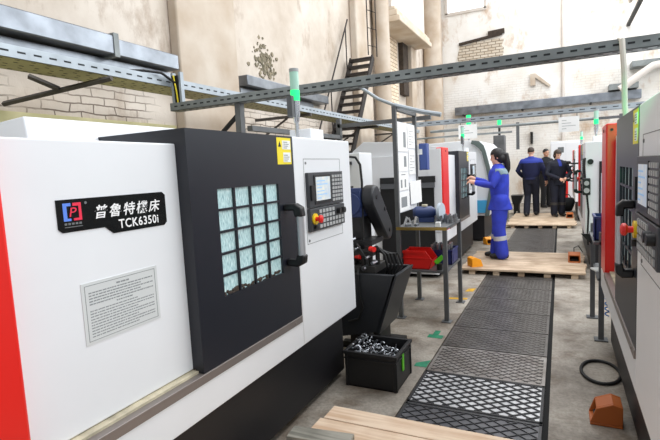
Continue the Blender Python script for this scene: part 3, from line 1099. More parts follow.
# ------------------------------------------------------------------ black crate with shackles
t = thing('plastic_crate', 'black plastic crate of steel hooks on the floor, green label', 'crate', (-1.355, 2.895, 0), 0.0)
CWx, CWy, CH = 0.368, 0.345, 0.252
m = MB()
th = 0.012
m.box(0, CWx, 0, CWy, 0, 0.012)
m.box(0, CWx, 0, th, 0, CH).box(0, CWx, CWy - th, CWy, 0, CH).box(0, th, 0, CWy, 0, CH).box(CWx - th, CWx, 0, CWy, 0, CH)
m.build('walls', 'crate_black', t, bev=0.003)
m = MB()
e = 0.012
m.box(-e, CWx + e, -e, 0.004, CH - 0.022, CH).box(-e, CWx + e, CWy - 0.004, CWy + e, CH - 0.022, CH).box(-e, 0.004, 0, CWy, CH - 0.022, CH).box(CWx - 0.004, CWx + e, 0, CWy, CH - 0.022, CH)
m.box(-e * .6, CWx + e * .6, -e * .6, 0.004, CH - 0.055, CH - 0.045)
m.box(CWx - 0.004, CWx + e * .6, 0, CWy, CH - 0.055, CH - 0.045)
for (x, y) in ((0, -0.006), (CWx - 0.02, -0.006)):
    m.box(x, x + 0.02, y, 0, 0.0, CH - 0.02)
for y in (0, CWy - 0.02):
    m.box(CWx, CWx + 0.006, y, y + 0.02, 0.0, CH - 0.02)
m.build('rim', 'crate_black', t, bev=0.002)
MB().box(CWx + 0.001, CWx + 0.0075, 0.13, 0.165, 0.10, 0.215).build('label', 'lime_label', t)
tag(MB().box(-1.34, -1.002, 2.915, 3.228, 0.013, 0.15).build('scrap_bed', 'dark_steel'), 'dark layer of steel scrap under the hooks in the black crate', 'scrap', kind='stuff')

# steel hooks (open rings with a shank)
def hook_mesh(rad, tr):
    m = MB()
    pts = [(rad * math.cos(a_), rad * math.sin(a_), 0) for a_ in [math.radians(-150 + 30 * k) for k in range(10)]]
    m.tube(pts, tr, 7)
    m.tube([(rad * math.cos(math.radians(-150)), rad * math.sin(math.radians(-150)), 0), (-rad * 1.5, -rad * 0.9, 0), (-rad * 2.0, -rad * 0.4, 0.2 * rad)], tr, 7)
    return m
h0 = None
rr = random.Random(11)
for k in range(45):
    if h0 is None:
        h = hook_mesh(0.015, 0.0045).build('steel_hook', 'chip_steel')
        h0 = h
    else:
        h = h0.copy()
        COL.objects.link(h)
    gx, gy = k % 9, k // 9
    h.location = (-1.315 + 0.033 * gx + rr.uniform(-.012, .012), 2.95 + 0.055 * gy + rr.uniform(-.01, .01), 0.172 + rr.uniform(0, 0.025) + max(0, 0.012 * (6 - gx)))
    h.rotation_euler = (rr.uniform(0.6, 2.4), rr.uniform(-0.6, 0.6), rr.uniform(0, 6.28))
    s_ = rr.uniform(0.9, 1.5)
    h.scale = (s_, s_, s_)
    tag(h, 'small curled steel hook heaped in the black crate', 'hook', 'steel hooks in the black crate')

# ------------------------------------------------------------------ workbench on the left
BX0, BX1, BY0, BY1 = -1.44, -0.985, 4.46, 5.16
t = thing('workbench', 'grey steel two-tier workbench with tall posts beyond the black conveyor', 'workbench', (0, 0, 0), 0)
q = 0.02
for (x, y, zt) in ((BX1, BY0, 0.915), (BX1, BY1, 0.915), (BX0, BY1, 2.14), (BX0, BY0, 2.09)):
    mm = MB()
    mm.box(x - q, x + q, y - q, y + q, 0.008, zt).box(x - 0.045, x + 0.045, y - 0.045, y + 0.045, 0, 0.01)
    mm.build('post', 'frame_steel', t, bev=0.002)
MB().box(BX0 - 0.02, BX1 + 0.02, BY0 - 0.02, BY1 + 0.02, 0.895, 0.918).build('table_top', 'frame_steel', t)
MB().box(BX0 - 0.015, BX1 + 0.022, BY0 - 0.024, BY0 - 0.02, 0.89, 0.92).build('edge_strip', 'brass', t)
MB().box(BX0 - 0.01, BX1 + 0.01, BY0 - 0.01, BY1 + 0.01, 0.475, 0.495).build('shelf', 'frame_steel', t)
MB().box(BX0 - 0.01, BX0 + 0.005, BY0, BY1, 1.05, 1.95).build('notice_board', 'white_enamel', t)
MB().box(BX0 - 0.02, BX0 + 0.02, BY0, BY1, 2.05, 2.08).build('cross_bar', 'frame_steel', t)

sheets = [
    (4.49, 4.83, 1.66, 1.94, 'paper sheet topmost on left of workbench notice board'),
    (4.49, 4.83, 1.46, 1.64, 'paper sheet with grey photo, second from top of notice board'),
    (4.49, 4.83, 1.27, 1.45, 'paper sheet showing two dark tools, left middle of notice board'),
    (4.49, 4.85, 1.06, 1.25, 'lowest paper sheet with dark square picture on notice board'),
    (4.85, 5.12, 1.70, 1.93, 'blank paper sheet topmost on right of notice board'),
    (4.87, 5.12, 1.42, 1.68, 'paper sheet of faint lines, right middle of notice board'),
]
for k, (y0, y1, z0, z1, lab) in enumerate(sheets):
    p = thing('paper_sheet', lab, 'paper', (BX0 + 0.008, y0, z0), 0, 'paper sheets on the notice board')
    MB().box(0, 0.002, 0, y1 - y0, 0, z1 - z0).build('sheet', 'paper', p)
    m = MB()
    hh, ww = z1 - z0, y1 - y0
    if k == 1:
        m.box(0.002, 0.003, ww * .6, ww * .85, hh * .25, hh * .85)
    elif k == 2:
        m.box(0.002, 0.003, ww * .22, ww * .36, hh * .15, hh * .6).box(0.002, 0.003, ww * .6, ww * .74, hh * .15, hh * .6).box(0.002, 0.003, ww * .3, ww * .7, hh * .85, hh * .9)
    elif k == 3:
        m.box(0.002, 0.003, ww * .2, ww * .75, hh * .2, hh * .75)
    elif k == 0:
        m.box(0.002, 0.003, ww * .6, ww * .85, hh * .15, hh * .7)
    else:
        for j in range(6):
            m.box(0.002, 0.003, ww * .15, ww * (.5 + .3 * ((j * 3) % 2)), hh * (.15 + .12 * j), hh * (.17 + .12 * j))
    m.build('printing', 'print_pale', p)
p = thing('paper_sheet', 'lowest right blank paper sheet on the notice board, bent out above the grinder', 'paper', (BX0 + 0.012, 4.86, 1.1), 0, 'paper sheets on the notice board')
MB().obox((0.03, 0.13, 0.13), (0.003, 0.25, 0.24), (0.05, 0, -0.2)).build('sheet', 'paper', p)
t = thing('wall_box', 'blue metal box mounted on the rear tall post of the workbench', 'box', (-1.405, 5.18, 1.46), 0)
MB().box(0, 0.09, 0.0, 0.10, 0, 0.29).build('housing', 'box_blue', t, bev=0.006)
MB().box(0.008, 0.083, -0.006, 0, 0.01, 0.28).build('lid', 'box_blue', t, bev=0.003)
MB().box(0.0, 0.04, -0.01, 0, 0.17, 0.23).build('plate', 'label_white', t)
# bench grinder
t = thing('bench_grinder', 'blue bench grinder with pale round wheel on the workbench top', 'grinder', (-1.3, 4.88, 0.918), 0.15)
MB().box(-0.06, 0.12, -0.05, 0.05, 0, 0.05).build('foot', 'motor_blue', t, bev=0.006)
m = MB()
m.tube([(-0.10, 0, 0.1), (-0.07, 0, 0.1), (0.09, 0, 0.1), (0.13, 0, 0.1)], [0.045, 0.066, 0.066, 0.04], 20)
m.build('motor', 'motor_blue', t)
m = MB()
m.tube([(0.17, -0.02, 0.11), (0.2, -0.03, 0.11)], [0.088, 0.088], 24)
m.build('wheel', 'wheel_grey', t)
MB().box(0.13, 0.16, -0.05, 0.06, 0.03, 0.12).build('wheel_guard', 'motor_blue', t, bev=0.004)
MB().cyl((0.02, 0.0, 0.165), (0.02, 0, 0.185), 0.03).build('cap', 'cream_sill', t)
# little things on the bench top
tag(MB().box(-1.075, -1.03, 4.47, 4.51, 0.9185, 0.965).build('small_box', 'label_white', bev=0.002), 'tiny white box at the front edge of the workbench top', 'box')
for k, (x, y, lab) in enumerate(((-1.36, 4.53, 'steel clamp at the left front of the workbench top'), (-1.28, 4.56, 'steel clamp with raised jaw in front of the blue grinder'))):
    t = thing('clamp', lab, 'clamp', (x, y, 0.918), 0.4 + k, 'steel clamps on the bench')
    MB().box(-0.03, 0.03, -0.015, 0.015, 0, 0.025).build('foot', 'chip_steel', t, bev=0.003)
    MB().obox((-0.02, 0, 0.055), (0.02, 0.02, 0.08), (0, 0.35, 0)).obox((0.02, 0, 0.05), (0.016, 0.02, 0.07), (0, -0.35, 0)).build('jaw', 'bright_steel', t)
f0 = None
rr = random.Random(4)
for k in range(12):
    if f0 is None:
        fm = MB().cyl((0, 0, 0), (0, 0, 0.04), 0.021, n=6)
        fm.cyl((0, 0, 0.04), (0, 0, 0.08), 0.013, n=10)
        f0 = o = fm.build('pipe_fitting', 'chip_steel')
    else:
        o = f0.copy()
        COL.objects.link(o)
    o.location = (-1.13 + 0.05 * (k % 4) + rr.uniform(-.008, .008), 4.78 + 0.085 * (k // 4) + rr.uniform(-.02, .02), 0.918)
    o.rotation_euler = (0, 0, rr.uniform(0, 3))
    tag(o, 'small steel fitting standing in the cluster at the back of the workbench top', 'fitting', 'steel fittings on the workbench')
# red bin and blue crate on the lower shelf
t = thing('parts_bin', 'bright red open-front parts bin on the lower workbench shelf', 'bin', (-1.412, 4.495, 0.495), 0)
m = MB()
m.box(0, 0.30, 0, 0.22, 0, 0.008)
m.prism([(0, 0), (0.30, 0), (0.335, 0.10), (0.26, 0.195), (0, 0.195)], 'y', 0, 0.008)
m.prism([(0, 0), (0.30, 0), (0.335, 0.10), (0.26, 0.195), (0, 0.195)], 'y', 0.212, 0.22)
m.box(0, 0.008, 0, 0.22, 0, 0.185)
m.prism([(0.292, 0), (0.30, 0), (0.34, 0.10), (0.332, 0.10)], 'y', 0, 0.22)
m.build('tub', 'bin_red', t)
MB().box(-0.004, 0.25, -0.006, 0.0, 0.165, 0.187).box(-0.004, 0.32, -0.005, 0.0, 0.11, 0.12).build('rim', 'bin_red', t)
t.scale = (0.86, 1, 0.95)
t = thing('parts_crate', 'blue crate of metal rods on the lower workbench shelf', 'crate', (-1.225, 4.76, 0.495), 0)
m = MB()
m.box(0, 0.24, 0, 0.3, 0, 0.008).box(0, 0.008, 0, 0.3, 0, 0.15).box(0.232, 0.24, 0, 0.3, 0, 0.15).box(0, 0.24, 0, 0.008, 0, 0.15).box(0, 0.24, 0.292, 0.3, 0, 0.15)
m.build('walls', 'crate_blue', t)
MB().box(-0.006, 0.246, -0.006, 0.004, 0.135, 0.15).box(0.236, 0.246, 0, 0.3, 0.135, 0.15).box(0.24, 0.243, 0.05, 0.25, 0.03, 0.10).build('rim', 'crate_blue', t)
p0 = None
for k in range(12):
    if p0 is None:
        p0 = o = MB().cyl((0, 0, 0), (0, 0, 0.19), 0.016, n=12).build('steel_rod', 'chip_steel')
    else:
        o = p0.copy()
        COL.objects.link(o)
    o.location = (-1.19 + 0.054 * (k % 4), 4.80 + 0.085 * (k // 4), 0.505)
    o.rotation_euler = (rr.uniform(-.05, .05), rr.uniform(-.05, .05), 0)
    tag(o, 'short bright steel rod standing in the blue crate on the shelf', 'rod', 'steel rods in the blue crate')
t = thing('spray_can', 'dark can with lime green label beside the red bin', 'can', (-1.055, 4.515, 0.495), 0)
MB().cyl((0, 0, 0), (0, 0, 0.06), 0.028).build('body', 'rubber_black', t)
MB().obox((0.0, -0.01, 0.10), (0.10, 0.006, 0.045), (0, -0.75, 0)).build('label', 'lime_label', t)

# ------------------------------------------------------------------ right table
t = thing('work_table', 'narrow dark steel table at the end of the nearest right machine', 'table', (0, 0, 0), 0)
TX0, TX1, TY0, TY1 = 0.30, 0.70, 4.36, 4.98
for (x, y) in ((TX0, TY0), (TX0 - 0.03, TY1), (TX1, TY0), (TX1, TY1)):
    MB().box(x - .02, x + .02, y - .02, y + .02, 0.008, 0.9).box(x - .05, x + .05, y - .05, y + .05, 0, 0.01).build('leg', 'frame_steel', t, bev=0.002)
MB().box(TX0 - .06, TX1 + .02, TY0 - .02, TY1 + .02, 0.80, 0.82).build('table_top', 'frame_steel', t)
MB().box(TX0 - .03, TX1 + .02, TY0 - .02, TY1 + .02, 0.50, 0.52).build('shelf', 'frame_steel', t)
MB().prism([(TX0 - .13, 0.80), (TX0 - .04, 0.80), (TX0 - .04, 0.70)], 'y', TY1 - 0.02, TY1).build('side_bracket', 'dark_steel', t)
t = thing('parts_crate', 'dark blue crate on top of the right steel table', 'crate', (0.255, 4.42, 0.82), 0)
m = MB()
m.box(0, 0.4, 0, 0.28, 0, 0.01).box(0, 0.4, 0, 0.01, 0, 0.2).box(0, 0.4, 0.27, 0.28, 0, 0.2).box(0, 0.01, 0, 0.28, 0, 0.2).box(0.39, 0.4, 0, 0.28, 0, 0.2)
m.build('walls', 'crate_blue', t)
MB().box(-.008, .408, -.008, 0, .18, .2).box(-.008, 0, 0, .28, .18, .2).box(-.008, 0, 0, .02, 0, .18).build('rim', 'crate_blue', t)
tag(MB().obox((0.29, 4.66, 0.527), (0.07, 0.14, 0.012), (0, 0, 0.3)).build('white_card', 'label_white'), 'small white card on the shelf of the right steel table', 'card')
m = MB()
pts = []
for k in range(80):
    a_ = k * 0.62
    pts.append((0.345 + 0.022 * math.cos(a_), 4.305 + 0.02 * math.sin(a_), 0.56 - 0.0042 * k))
m.tube(pts, 0.005, 6)
tag(m.build('air_hose', 'hose_blue'), 'coiled blue air hose hanging at the right steel table leg', 'hose')
m = MB()
m.tube([(0.25 + 0.12 * math.cos(a_), 3.66 + 0.2 * math.sin(a_), 0.012) for a_ in [2 * math.pi * k / 28 for k in range(28)]], 0.011, 8, closed=True)
tag(m.build('cable_loop', 'rubber_black'), 'loop of black cable lying on the concrete by the right machine', 'cable')


# ------------------------------------------------------------------ foot pedals
def pedal(label, x, y, z, rz, m_, cord=None):
    t = thing('foot_pedal', label, 'foot pedal', (x, y, z), rz, 'foot pedals')
    m = MB()
    m.box(-0.075, 0.075, -0.08, 0.08, 0, 0.015)
    m.prism([(-0.08, 0.015), (0.08, 0.015), (0.08, 0.12), (0.03, 0.135), (-0.05, 0.10)], 'x', -0.075, -0.06)
    m.prism([(-0.08, 0.015), (0.08, 0.015), (0.08, 0.12), (0.03, 0.135), (-0.05, 0.10)], 'x', 0.06, 0.075)
    m.prism([(-0.05, 0.10), (0.03, 0.135), (0.08, 0.12), (0.08, 0.108), (0.03, 0.12), (-0.05, 0.088)], 'x', -0.06, 0.06)
    m.box(-0.06, 0.06, 0.066, 0.08, 0.015, 0.11)
    m.build('hood', m_, t, bev=0.004)
    MB().obox((0, -0.01, 0.04), (0.09, 0.10, 0.015), (0.25, 0, 0)).build('treadle', 'black_plastic', t)
    if cord:
        MB().tube(cord, 0.006, 6).build('cord', 'rubber_black', t)
    return t


pedal('bright orange foot pedal at the left end of the middle platform', -1.07, 6.70, 0.085, 2.2, 'pedal_orange')
pedal('brown orange foot pedal on the right of the middle platform', 0.17, 7.25, 0.085, 0.0, 'pedal_rust', [(0, 0.08, 0.06), (0.0, 0.2, 0.16), (0.06, 0.34, 0.17), (0.12, 0.5, 0.05)])
pedal('orange foot pedal on the floor under the second left machine', -1.2, 9.12, 0, 0.6, 'pedal_orange')
pedal('brown foot pedal beside the feet of the woman in navy', 0.2, 12.75, 0.085, 0.0, 'pedal_rust')
pedal('rusty orange foot pedal on concrete at the nearest right machine', 0.23, 2.98, 0, -1.57, 'pedal_rust')
t = thing('tool_bag', 'black bag on the floor between the navy woman and the right machine', 'bag', (0.16, 15.0, 0), 0)
MB().tube([(-0.28, 0, 0.2), (-0.2, 0, 0.22), (0.12, 0, 0.22), (0.18, 0, 0.2)], [(0.14, 0.17), (0.19, 0.2), (0.19, 0.2), (0.14, 0.17)], 14).build('body', 'cloth_black', t)
MB().tube([(-0.2, 0, 0.42), (-0.12, 0, 0.5), (0.05, 0, 0.5), (0.1, 0, 0.42)], 0.015, 6).build('strap', 'rubber_black', t)
tag(MB().prism([(0.05, 0.9), (0.22, 0.9), (0.22, 1.1), (0.05, 1.1)], 'y', 16.9, 17.0).box(0.05, 0.22, 16.9, 17.0, 0.0, 0.9).build('red_box', ['bin_red'], bev=0.01), 'small red box far back right of the woman in navy', 'box')

# floor tape
def flat(name, pts, m_, label, z=0.0):
    return tag(MB().prism(pts, 'z', z, z + 0.002).build(name, m_), label, 'floor tape')
flat('floor_tape', [(-1.06, 3.99), (-0.93, 3.99), (-0.93, 4.07), (-1.06, 4.07)], 'green_tape', 'green tape strip on the concrete near the workbench leg')
flat('floor_tape', [(-1.03, 4.07), (-0.98, 4.07), (-0.98, 4.18), (-1.03, 4.18)], 'green_tape', 'short green tape tab pointing back at the workbench leg')
flat('floor_tape', [(-1.0, 3.36), (-0.907, 3.36), (-0.907, 3.5), (-1.0, 3.42)], 'green_tape', 'green tape along the floor edge beside the black crate')
flat('floor_tape', [(-1.02, 5.62), (-0.93, 5.64), (-0.92, 5.80), (-1.0, 5.76)], 'yellow_paint', 'yellow floor mark in front of the middle platform')
flat('floor_tape', [(-1.14, 5.25), (-0.94, 5.27), (-0.94, 5.34), (-1.14, 5.32)], 'yellow_paint', 'yellow floor mark behind the workbench leg')

# ------------------------------------------------------------------ overhead trays, pipes
def slotted_tray(name, label, p, q, width, h, m_, zb, slot_pitch=0.11, axis='x', lip=True, perf=False, mats_extra=None, group=None):
    t = thing(name, label, 'cable tray', (0, 0, 0), 0, group)
    m = MB()
    a0, a1 = p, q
    c, w2 = zb
    # axis 'y': tray runs along y between a0,a1, centred on x=c at height w2
    def B(u0, u1, v0, v1, z0, z1):
        if axis == 'y':
            m.box(v0, v1, u0, u1, z0, z1)
        else:
            m.box(u0, u1, v0, v1, z0, z1)
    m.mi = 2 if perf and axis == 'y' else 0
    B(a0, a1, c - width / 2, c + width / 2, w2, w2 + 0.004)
    m.mi = 0
    B(a0, a1, c - width / 2, c - width / 2 + 0.004, w2, w2 + h)
    B(a0, a1, c + width / 2 - 0.004, c + width / 2, w2, w2 + h)
    m.mi = 1
    u = a0 + 0.05
    while u < a1 - 0.06:
        B(u, u + slot_pitch * 0.5, c - width / 2 - 0.001, c - width / 2, w2 + h * 0.45, w2 + h * 0.45 + 0.012)
        B(u, u + slot_pitch * 0.5, c + width / 2, c + width / 2 + 0.001, w2 + h * 0.45, w2 + h * 0.45 + 0.012)
        if perf:
            n_ = max(2, int(width / 0.06))
            for k in range(n_):
                v = c - width / 2 + width * (k + .5) / n_
                B(u + (0.03 if k % 2 else 0), u + (0.03 if k % 2 else 0) + 0.03, v - 0.006, v + 0.006, w2 - 0.001, w2)
        u += slot_pitch
    m.build('channel', [m_, 'slot_dark', 'tray_dado_bounce'], t, smooth=False)
    return t


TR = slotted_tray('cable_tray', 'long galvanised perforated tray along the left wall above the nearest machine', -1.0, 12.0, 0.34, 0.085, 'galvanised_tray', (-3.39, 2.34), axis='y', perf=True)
BL = ['dark angled bracket under the left wall tray, nearest the top left corner', 'dark bracket under the left wall tray just beyond the near pillar', 'dark bracket under the left wall tray beside the iron stair', 'farthest dark bracket under the left wall tray']
for k, yb in enumerate((2.9, 6.1, 8.9, 11.0)):
    mm = MB()
    if k == 0:
        mm.tube([(WX + 0.05, 2.44, 2.19), (-3.14, 2.68, 2.305)], 0.022, 4)
        mm.tube([(-3.75, 2.42, 2.36), (-3.6, 2.56, 2.26)], 0.022, 4)
    else:
        mm.box(WX + 0.045, -3.2, yb - 0.02, yb + 0.02, 2.30, 2.338)
        mm.tube([(WX + 0.06, yb, 2.0), (-3.6, yb, 2.3)], 0.016, 6)
    tag(mm.build('tray_bracket', 'bracket_brown'), BL[k], 'bracket', 'brackets under the wall tray')
# cables in the wall tray
m = MB()
for k in range(3):
    m.tube([(-3.43 + 0.05 * k, yy, 2.362 + 0.012 * ((yy * 3 + k) % 2)) for yy in [0.2 + 0.9 * j for j in range(13)]], 0.012, 6)
m.tube([(-3.3, 2.9, 2.42), (-3.24, 3.1, 2.445), (-3.18, 3.25, 2.44), (-3.14, 3.38, 2.36)], 0.012, 6)
tag(m.build('tray_cables', 'rubber_black'), 'black cables lying in the tray along the left wall', 'cable')

CT = slotted_tray('cable_tray', 'grey slotted tray crossing the whole hall above the nearest machines', -3.22, 1.5, 0.11, 0.07, 'galvanised_dark', (3.42, 2.12), axis='x', slot_pitch=0.075, perf=True)
PO = thing('tray_post', 'grey post with a diagonal brace rising behind the black door of the nearest machine', 'post', (-2.49, 3.42, 0), 0)
MB().box(-.028, .028, -.03, .03, 0.0, 2.118).box(-.07, .07, -.06, .06, 0, 0.01).build('post', 'frame_steel', PO)
MB().tube([(-0.0, 0.03, 2.06), (-0.55, 0.03, 1.64)], 0.02, 6).build('brace', 'dark_steel', PO)
m = MB()
m.box(-3.20, -3.175, 3.38, 3.42, 2.192, 2.46).box(-3.11, -3.085, 3.38, 3.42, 2.192, 2.46)
m.build('riser', 'galvanised_tray', CT)
m = MB()
for k in range(5):
    m.tube([(-3.17 + 0.014 * k, 3.40 + .008 * (k % 2), 2.19), (-3.17 + 0.014 * k, 3.395, 2.3), (-3.175 + 0.015 * k, 3.37, 2.43)], 0.008, 6)
m.mi = 1
m.tube([(-3.14, 3.385, 2.19), (-3.14, 3.375, 2.3), (-3.145, 3.355, 2.43)], 0.007, 6)
tag(m.build('riser_cables', ['rubber_black', 'yellow_label']), 'bundle of cables rising to the left wall tray', 'cable')
m = MB()
m.tube([(-3.0 + 0.3 * k, 3.42, 2.14 + 0.045 * (k % 2)) for k in range(15)], 0.012, 6)
tag(m.build('tray_cables', 'rubber_black'), 'cables lying in the grey tray crossing the hall', 'cable')

T2 = slotted_tray('cable_tray', 'thinner slotted tray crossing behind, above the woman in bright blue', -2.6, 1.6, 0.12, 0.07, 'galvanised_tray', (8.0, 2.17), axis='x', slot_pitch=0.14)
MB().box(-2.6, -2.56, 7.98, 8.02, 2.174, 2.4).build('hanger', 'frame_steel', T2)
# frames over the machines behind the first one
t = thing('pipe_stand', 'grey steel post and rail frame behind the nearest left machine', 'frame', (0, 0, 0), 0)
MB().box(-2.76, -2.70, 5.97, 6.03, 0, 2.2).build('post', 'frame_steel', t)
MB().box(-2.76, -2.70, 3.9, 6.0, 1.93, 1.98).box(-2.74, -1.46, 5.97, 6.03, 2.08, 2.13).build('rail', 'frame_steel', t)
MB().box(-3.6, -2.74, 5.97, 6.03, 1.93, 1.97).build('brace', 'dark_steel', t)
t = thing('pipe_rack', 'grey pipes running level above the second left machine', 'pipe', (0, 0, 0), 0)
m = MB()
m.cyl((-2.6, 10.6, 2.25), (0.6, 10.6, 2.25), 0.03)
m.cyl((-2.9, 10.6, 2.12), (-0.9, 10.6, 2.12), 0.02)
m.build('pipe', 'galvanised_dark', t)
MB().box(-0.82, -0.76, 10.58, 10.64, 1.75, 2.3).build('hanger', 'frame_steel', t)
MB().box(1.0, 1.06, 10.57, 10.63, 0, 2.3).box(0.6, 1.06, 10.58, 10.62, 2.22, 2.27).build('post', 'frame_steel', t)
m = MB()
m.tube([(-1.83, 4.5, 2.34), (-1.61, 4.5, 2.18), (-1.44, 4.48, 2.10)], 0.016, 8)
m.tube([(-1.44, 4.48, 2.10), (-1.2, 4.5, 2.02), (-1.0, 4.5, 1.97)], 0.022, 8)
tag(m.build('conduit', 'galvanised_tray'), 'thin grey conduit dropping to the tall workbench post', 'conduit')
m = MB()
m.tube([(0.32, 3.42, 2.2), (0.325, 3.35, 2.18), (0.337, 3.34, 2.0), (0.347, 3.38, 1.80), (0.365, 3.42, 1.66)], 0.016, 8)
tag(m.build('drop_pipe', 'pipe_cream'), 'pale hose hanging from the crossing tray to the nearest right machine', 'hose')

# ducts
t = thing('air_duct', 'long shiny galvanised rectangular duct high on the left wall', 'duct', (0, 0, 0), 0)
MB().box(-4.19, -3.98, -1.0, 3.48, 2.76, 2.95).build('duct_section', 'galvanised', t, bev=0.012)
MB().box(-4.19, -4.0, 3.50, 4.38, 2.76, 2.93).build('duct_section', 'galvanised', t, bev=0.012)
MB().box(-4.19, -3.97, 3.46, 3.52, 2.74, 2.97).build('joint_flange', 'galvanised_dark', t)
MB().box(-4.19, -4.12, -1.0, 4.38, 2.62, 2.74).build('wall_strip', 'galvanised', t)
t = thing('air_duct', 'shiny duct on the left wall beyond the near pillar, behind the green lamp', 'duct', (0, 0, 0), 0)
MB().box(-4.19, -4.01, 5.75, 8.4, 2.78, 2.93).build('duct_section', 'galvanised', t, bev=0.012)
MB().box(-4.19, -4.14, 5.75, 8.0, 2.64, 2.76).build('wall_strip', 'galvanised', t)
t = thing('air_duct', 'long pale grey duct along the back wall', 'duct', (0, 0, 0), 0)
MB().obox((-0.6, 18.2, 3.44), (5.8, 0.3, 0.28)).build('duct_section', 'galvanised', t, bev=0.01)
m = MB()
for x in (-3.2, -1.2, 0.9):
    m.box(x - .03, x + .03, 18.03, 18.38, 3.26, 3.31)
m.build('bracket', 'dark_steel', t)
t = thing('wall_pipe', 'thick cream pipe with flanges at the top right corner', 'pipe', (0, 0, 0), 0)
MB().cyl((1.66, 15.3, 5.80), (4.2, 15.3, 5.62), 0.22, n=20).build('pipe', 'pipe_cream', t)
MB().cyl((1.64, 15.3, 5.80), (1.70, 15.3, 5.80), 0.27, n=20).cyl((2.2, 15.3, 5.76), (2.25, 15.3, 5.76), 0.25, n=20).build('flange', 'pilaster_cream', t)
MB().box(1.9, 2.0, 15.4, WY, 5.62, 5.7).build('support', 'dark_steel', t)
t = thing('pipe_elbow', 'white slanting pipe on a dark wall bracket at the right edge', 'pipe', (0, 0, 0), 0)
MB().tube([(1.65, 17.4, 3.55), (2.2, 17.4, 3.95), (2.5, 17.4, 4.15), (3.0, 17.4, 4.2)], 0.11, 12).build('pipe', 'white_plaster', t)
MB().box(2.0, 3.2, 17.8, WY - 0.01, 4.25, 4.42).box(1.4, 2.2, 17.9, WY - 0.01, 3.62, 3.8).build('bracket', 'galvanised_dark', t)
m = MB().cyl((0.08, WY - 0.06, 0.0), (0.08, WY - 0.06, 9.4), 0.05, n=10)
tag(m.build('wall_pipe', 'white_plaster'), 'thin white vertical pipe on the back wall', 'pipe')
tag(MB().box(-0.94, -0.78, WY - 0.12, WY, 4.1, 4.5).prism([(-0.78, 4.5), (-0.78, 4.36), (-0.35, 4.0), (-0.3, 4.05)], 'y', WY - 0.1, WY).build('wall_bracket', 'pilaster_cream'), 'broken plaster stub on the back wall above the duct', 'bracket')

# hanging notices
for (x0, x1, z0, z1, y, lab) in ((-1.68, -1.35, 1.96, 2.21, 8.96, 'white notice hung on the tray near the second left machine'), (-0.03, 0.28, 1.95, 2.2, 8.96, 'white notice hung on the tray above the right machines')):
    t = thing('hanging_notice', lab, 'notice', (x0, y, z0), 0, 'white hanging notices')
    MB().box(0, x1 - x0, 0, 0.004, 0, z1 - z0).build('board', 'paper', t)
    m = MB()
    for j in range(4):
        m.box(0.05, 0.12 + 0.14 * ((j * 5) % 3) / 2, -0.001, 0, 0.05 + 0.045 * j, 0.06 + 0.045 * j)
    m.build('printing', 'key_grey', t)
    MB().box(0.03, 0.04, 0, 0.004, z1 - z0, z1 - z0 + 0.06).box(x1 - x0 - 0.04, x1 - x0 - 0.03, 0, 0.004, z1 - z0, z1 - z0 + 0.06).build('hanger', 'dark_steel', t)
tag(MB().box(-2.2, 0.9, 8.955, 8.985, 2.265, 2.295).build('notice_rail', 'galvanised_dark'), 'thin level rail from which the white notices hang', 'rail')

# white cabinet by the back wall
t = thing('wall_cabinet', 'tall white cabinet with a small grey window at the back wall', 'cabinet', (-0.30, 17.55, 0), 0)
MB().box(0, 0.9, 0, 0.5, 0, 2.1).build('body', 'white_enamel', t, bev=0.01)
MB().box(0.02, 0.44, -0.015, 0, 0.06, 2.04).box(0.46, 0.88, -0.015, 0, 0.06, 2.04).build('door', 'white_enamel', t, bev=0.004)
MB().box(0.22, 0.4, -0.02, -0.015, 1.72, 1.9).build('vent', 'print_grey', t)
tag(MB().box(-0.95, -0.87, 18.25, WY - 0.005, 2.1, 2.5).box(-0.95, -0.87, 18.1, WY - 0.005, 2.45, 2.5).build('dark_bracket', 'dark_steel'), 'dark upright bracket on the back wall between duct and men', 'bracket')

# pendant unit at the second right machine
t = thing('hand_pendant', 'black hand pendant hung on the near end of the second right machine', 'pendant', (0.29, 6.993, 0), 0)
MB().box(-0.03, 0.06, 0, 0.055, 1.02, 1.24).build('body', 'black_plastic', t, bev=0.012)
m = MB()
m.cyl((0.015, -0.012, 1.175), (0.015, 0, 1.175), 0.03).cyl((0.015, -0.012, 1.08), (0.015, 0, 1.08), 0.034)
m.build('dial', 'key_grey', t)
MB().tube([(0.02, 0.03, 1.02), (0.04, 0.03, 0.8), (0.03, 0.03, 0.5), (0.04, 0.04, 0.36)], 0.012, 8).tube([(0.0, 0.03, 1.24), (-0.01, 0.03, 1.4), (0.0, 0.05, 1.5)], 0.01, 8).build('cord', 'rubber_black', t)
# levers beside the third right machine
for k, (z, lab) in enumerate(((1.42, 'dark jointed lamp arm, upper one beside the second right machine'), (1.12, 'dark jointed lamp arm, lower one beside the second right machine'))):
    t = thing('swing_arm', lab, 'arm', (0.29, 9.0 + 0.2 * k, z), 0, 'jointed arms at the right machines')
    MB().tube([(-0.02, 0, 0), (-0.12, 0.02, 0.0), (-0.16, 0.03, 0.02)], 0.014, 8).build('arm', 'dark_steel', t)
    MB().ell((-0.17, 0.03, 0.02), (0.04, 0.03, 0.03)).build('head', 'black_plastic', t)

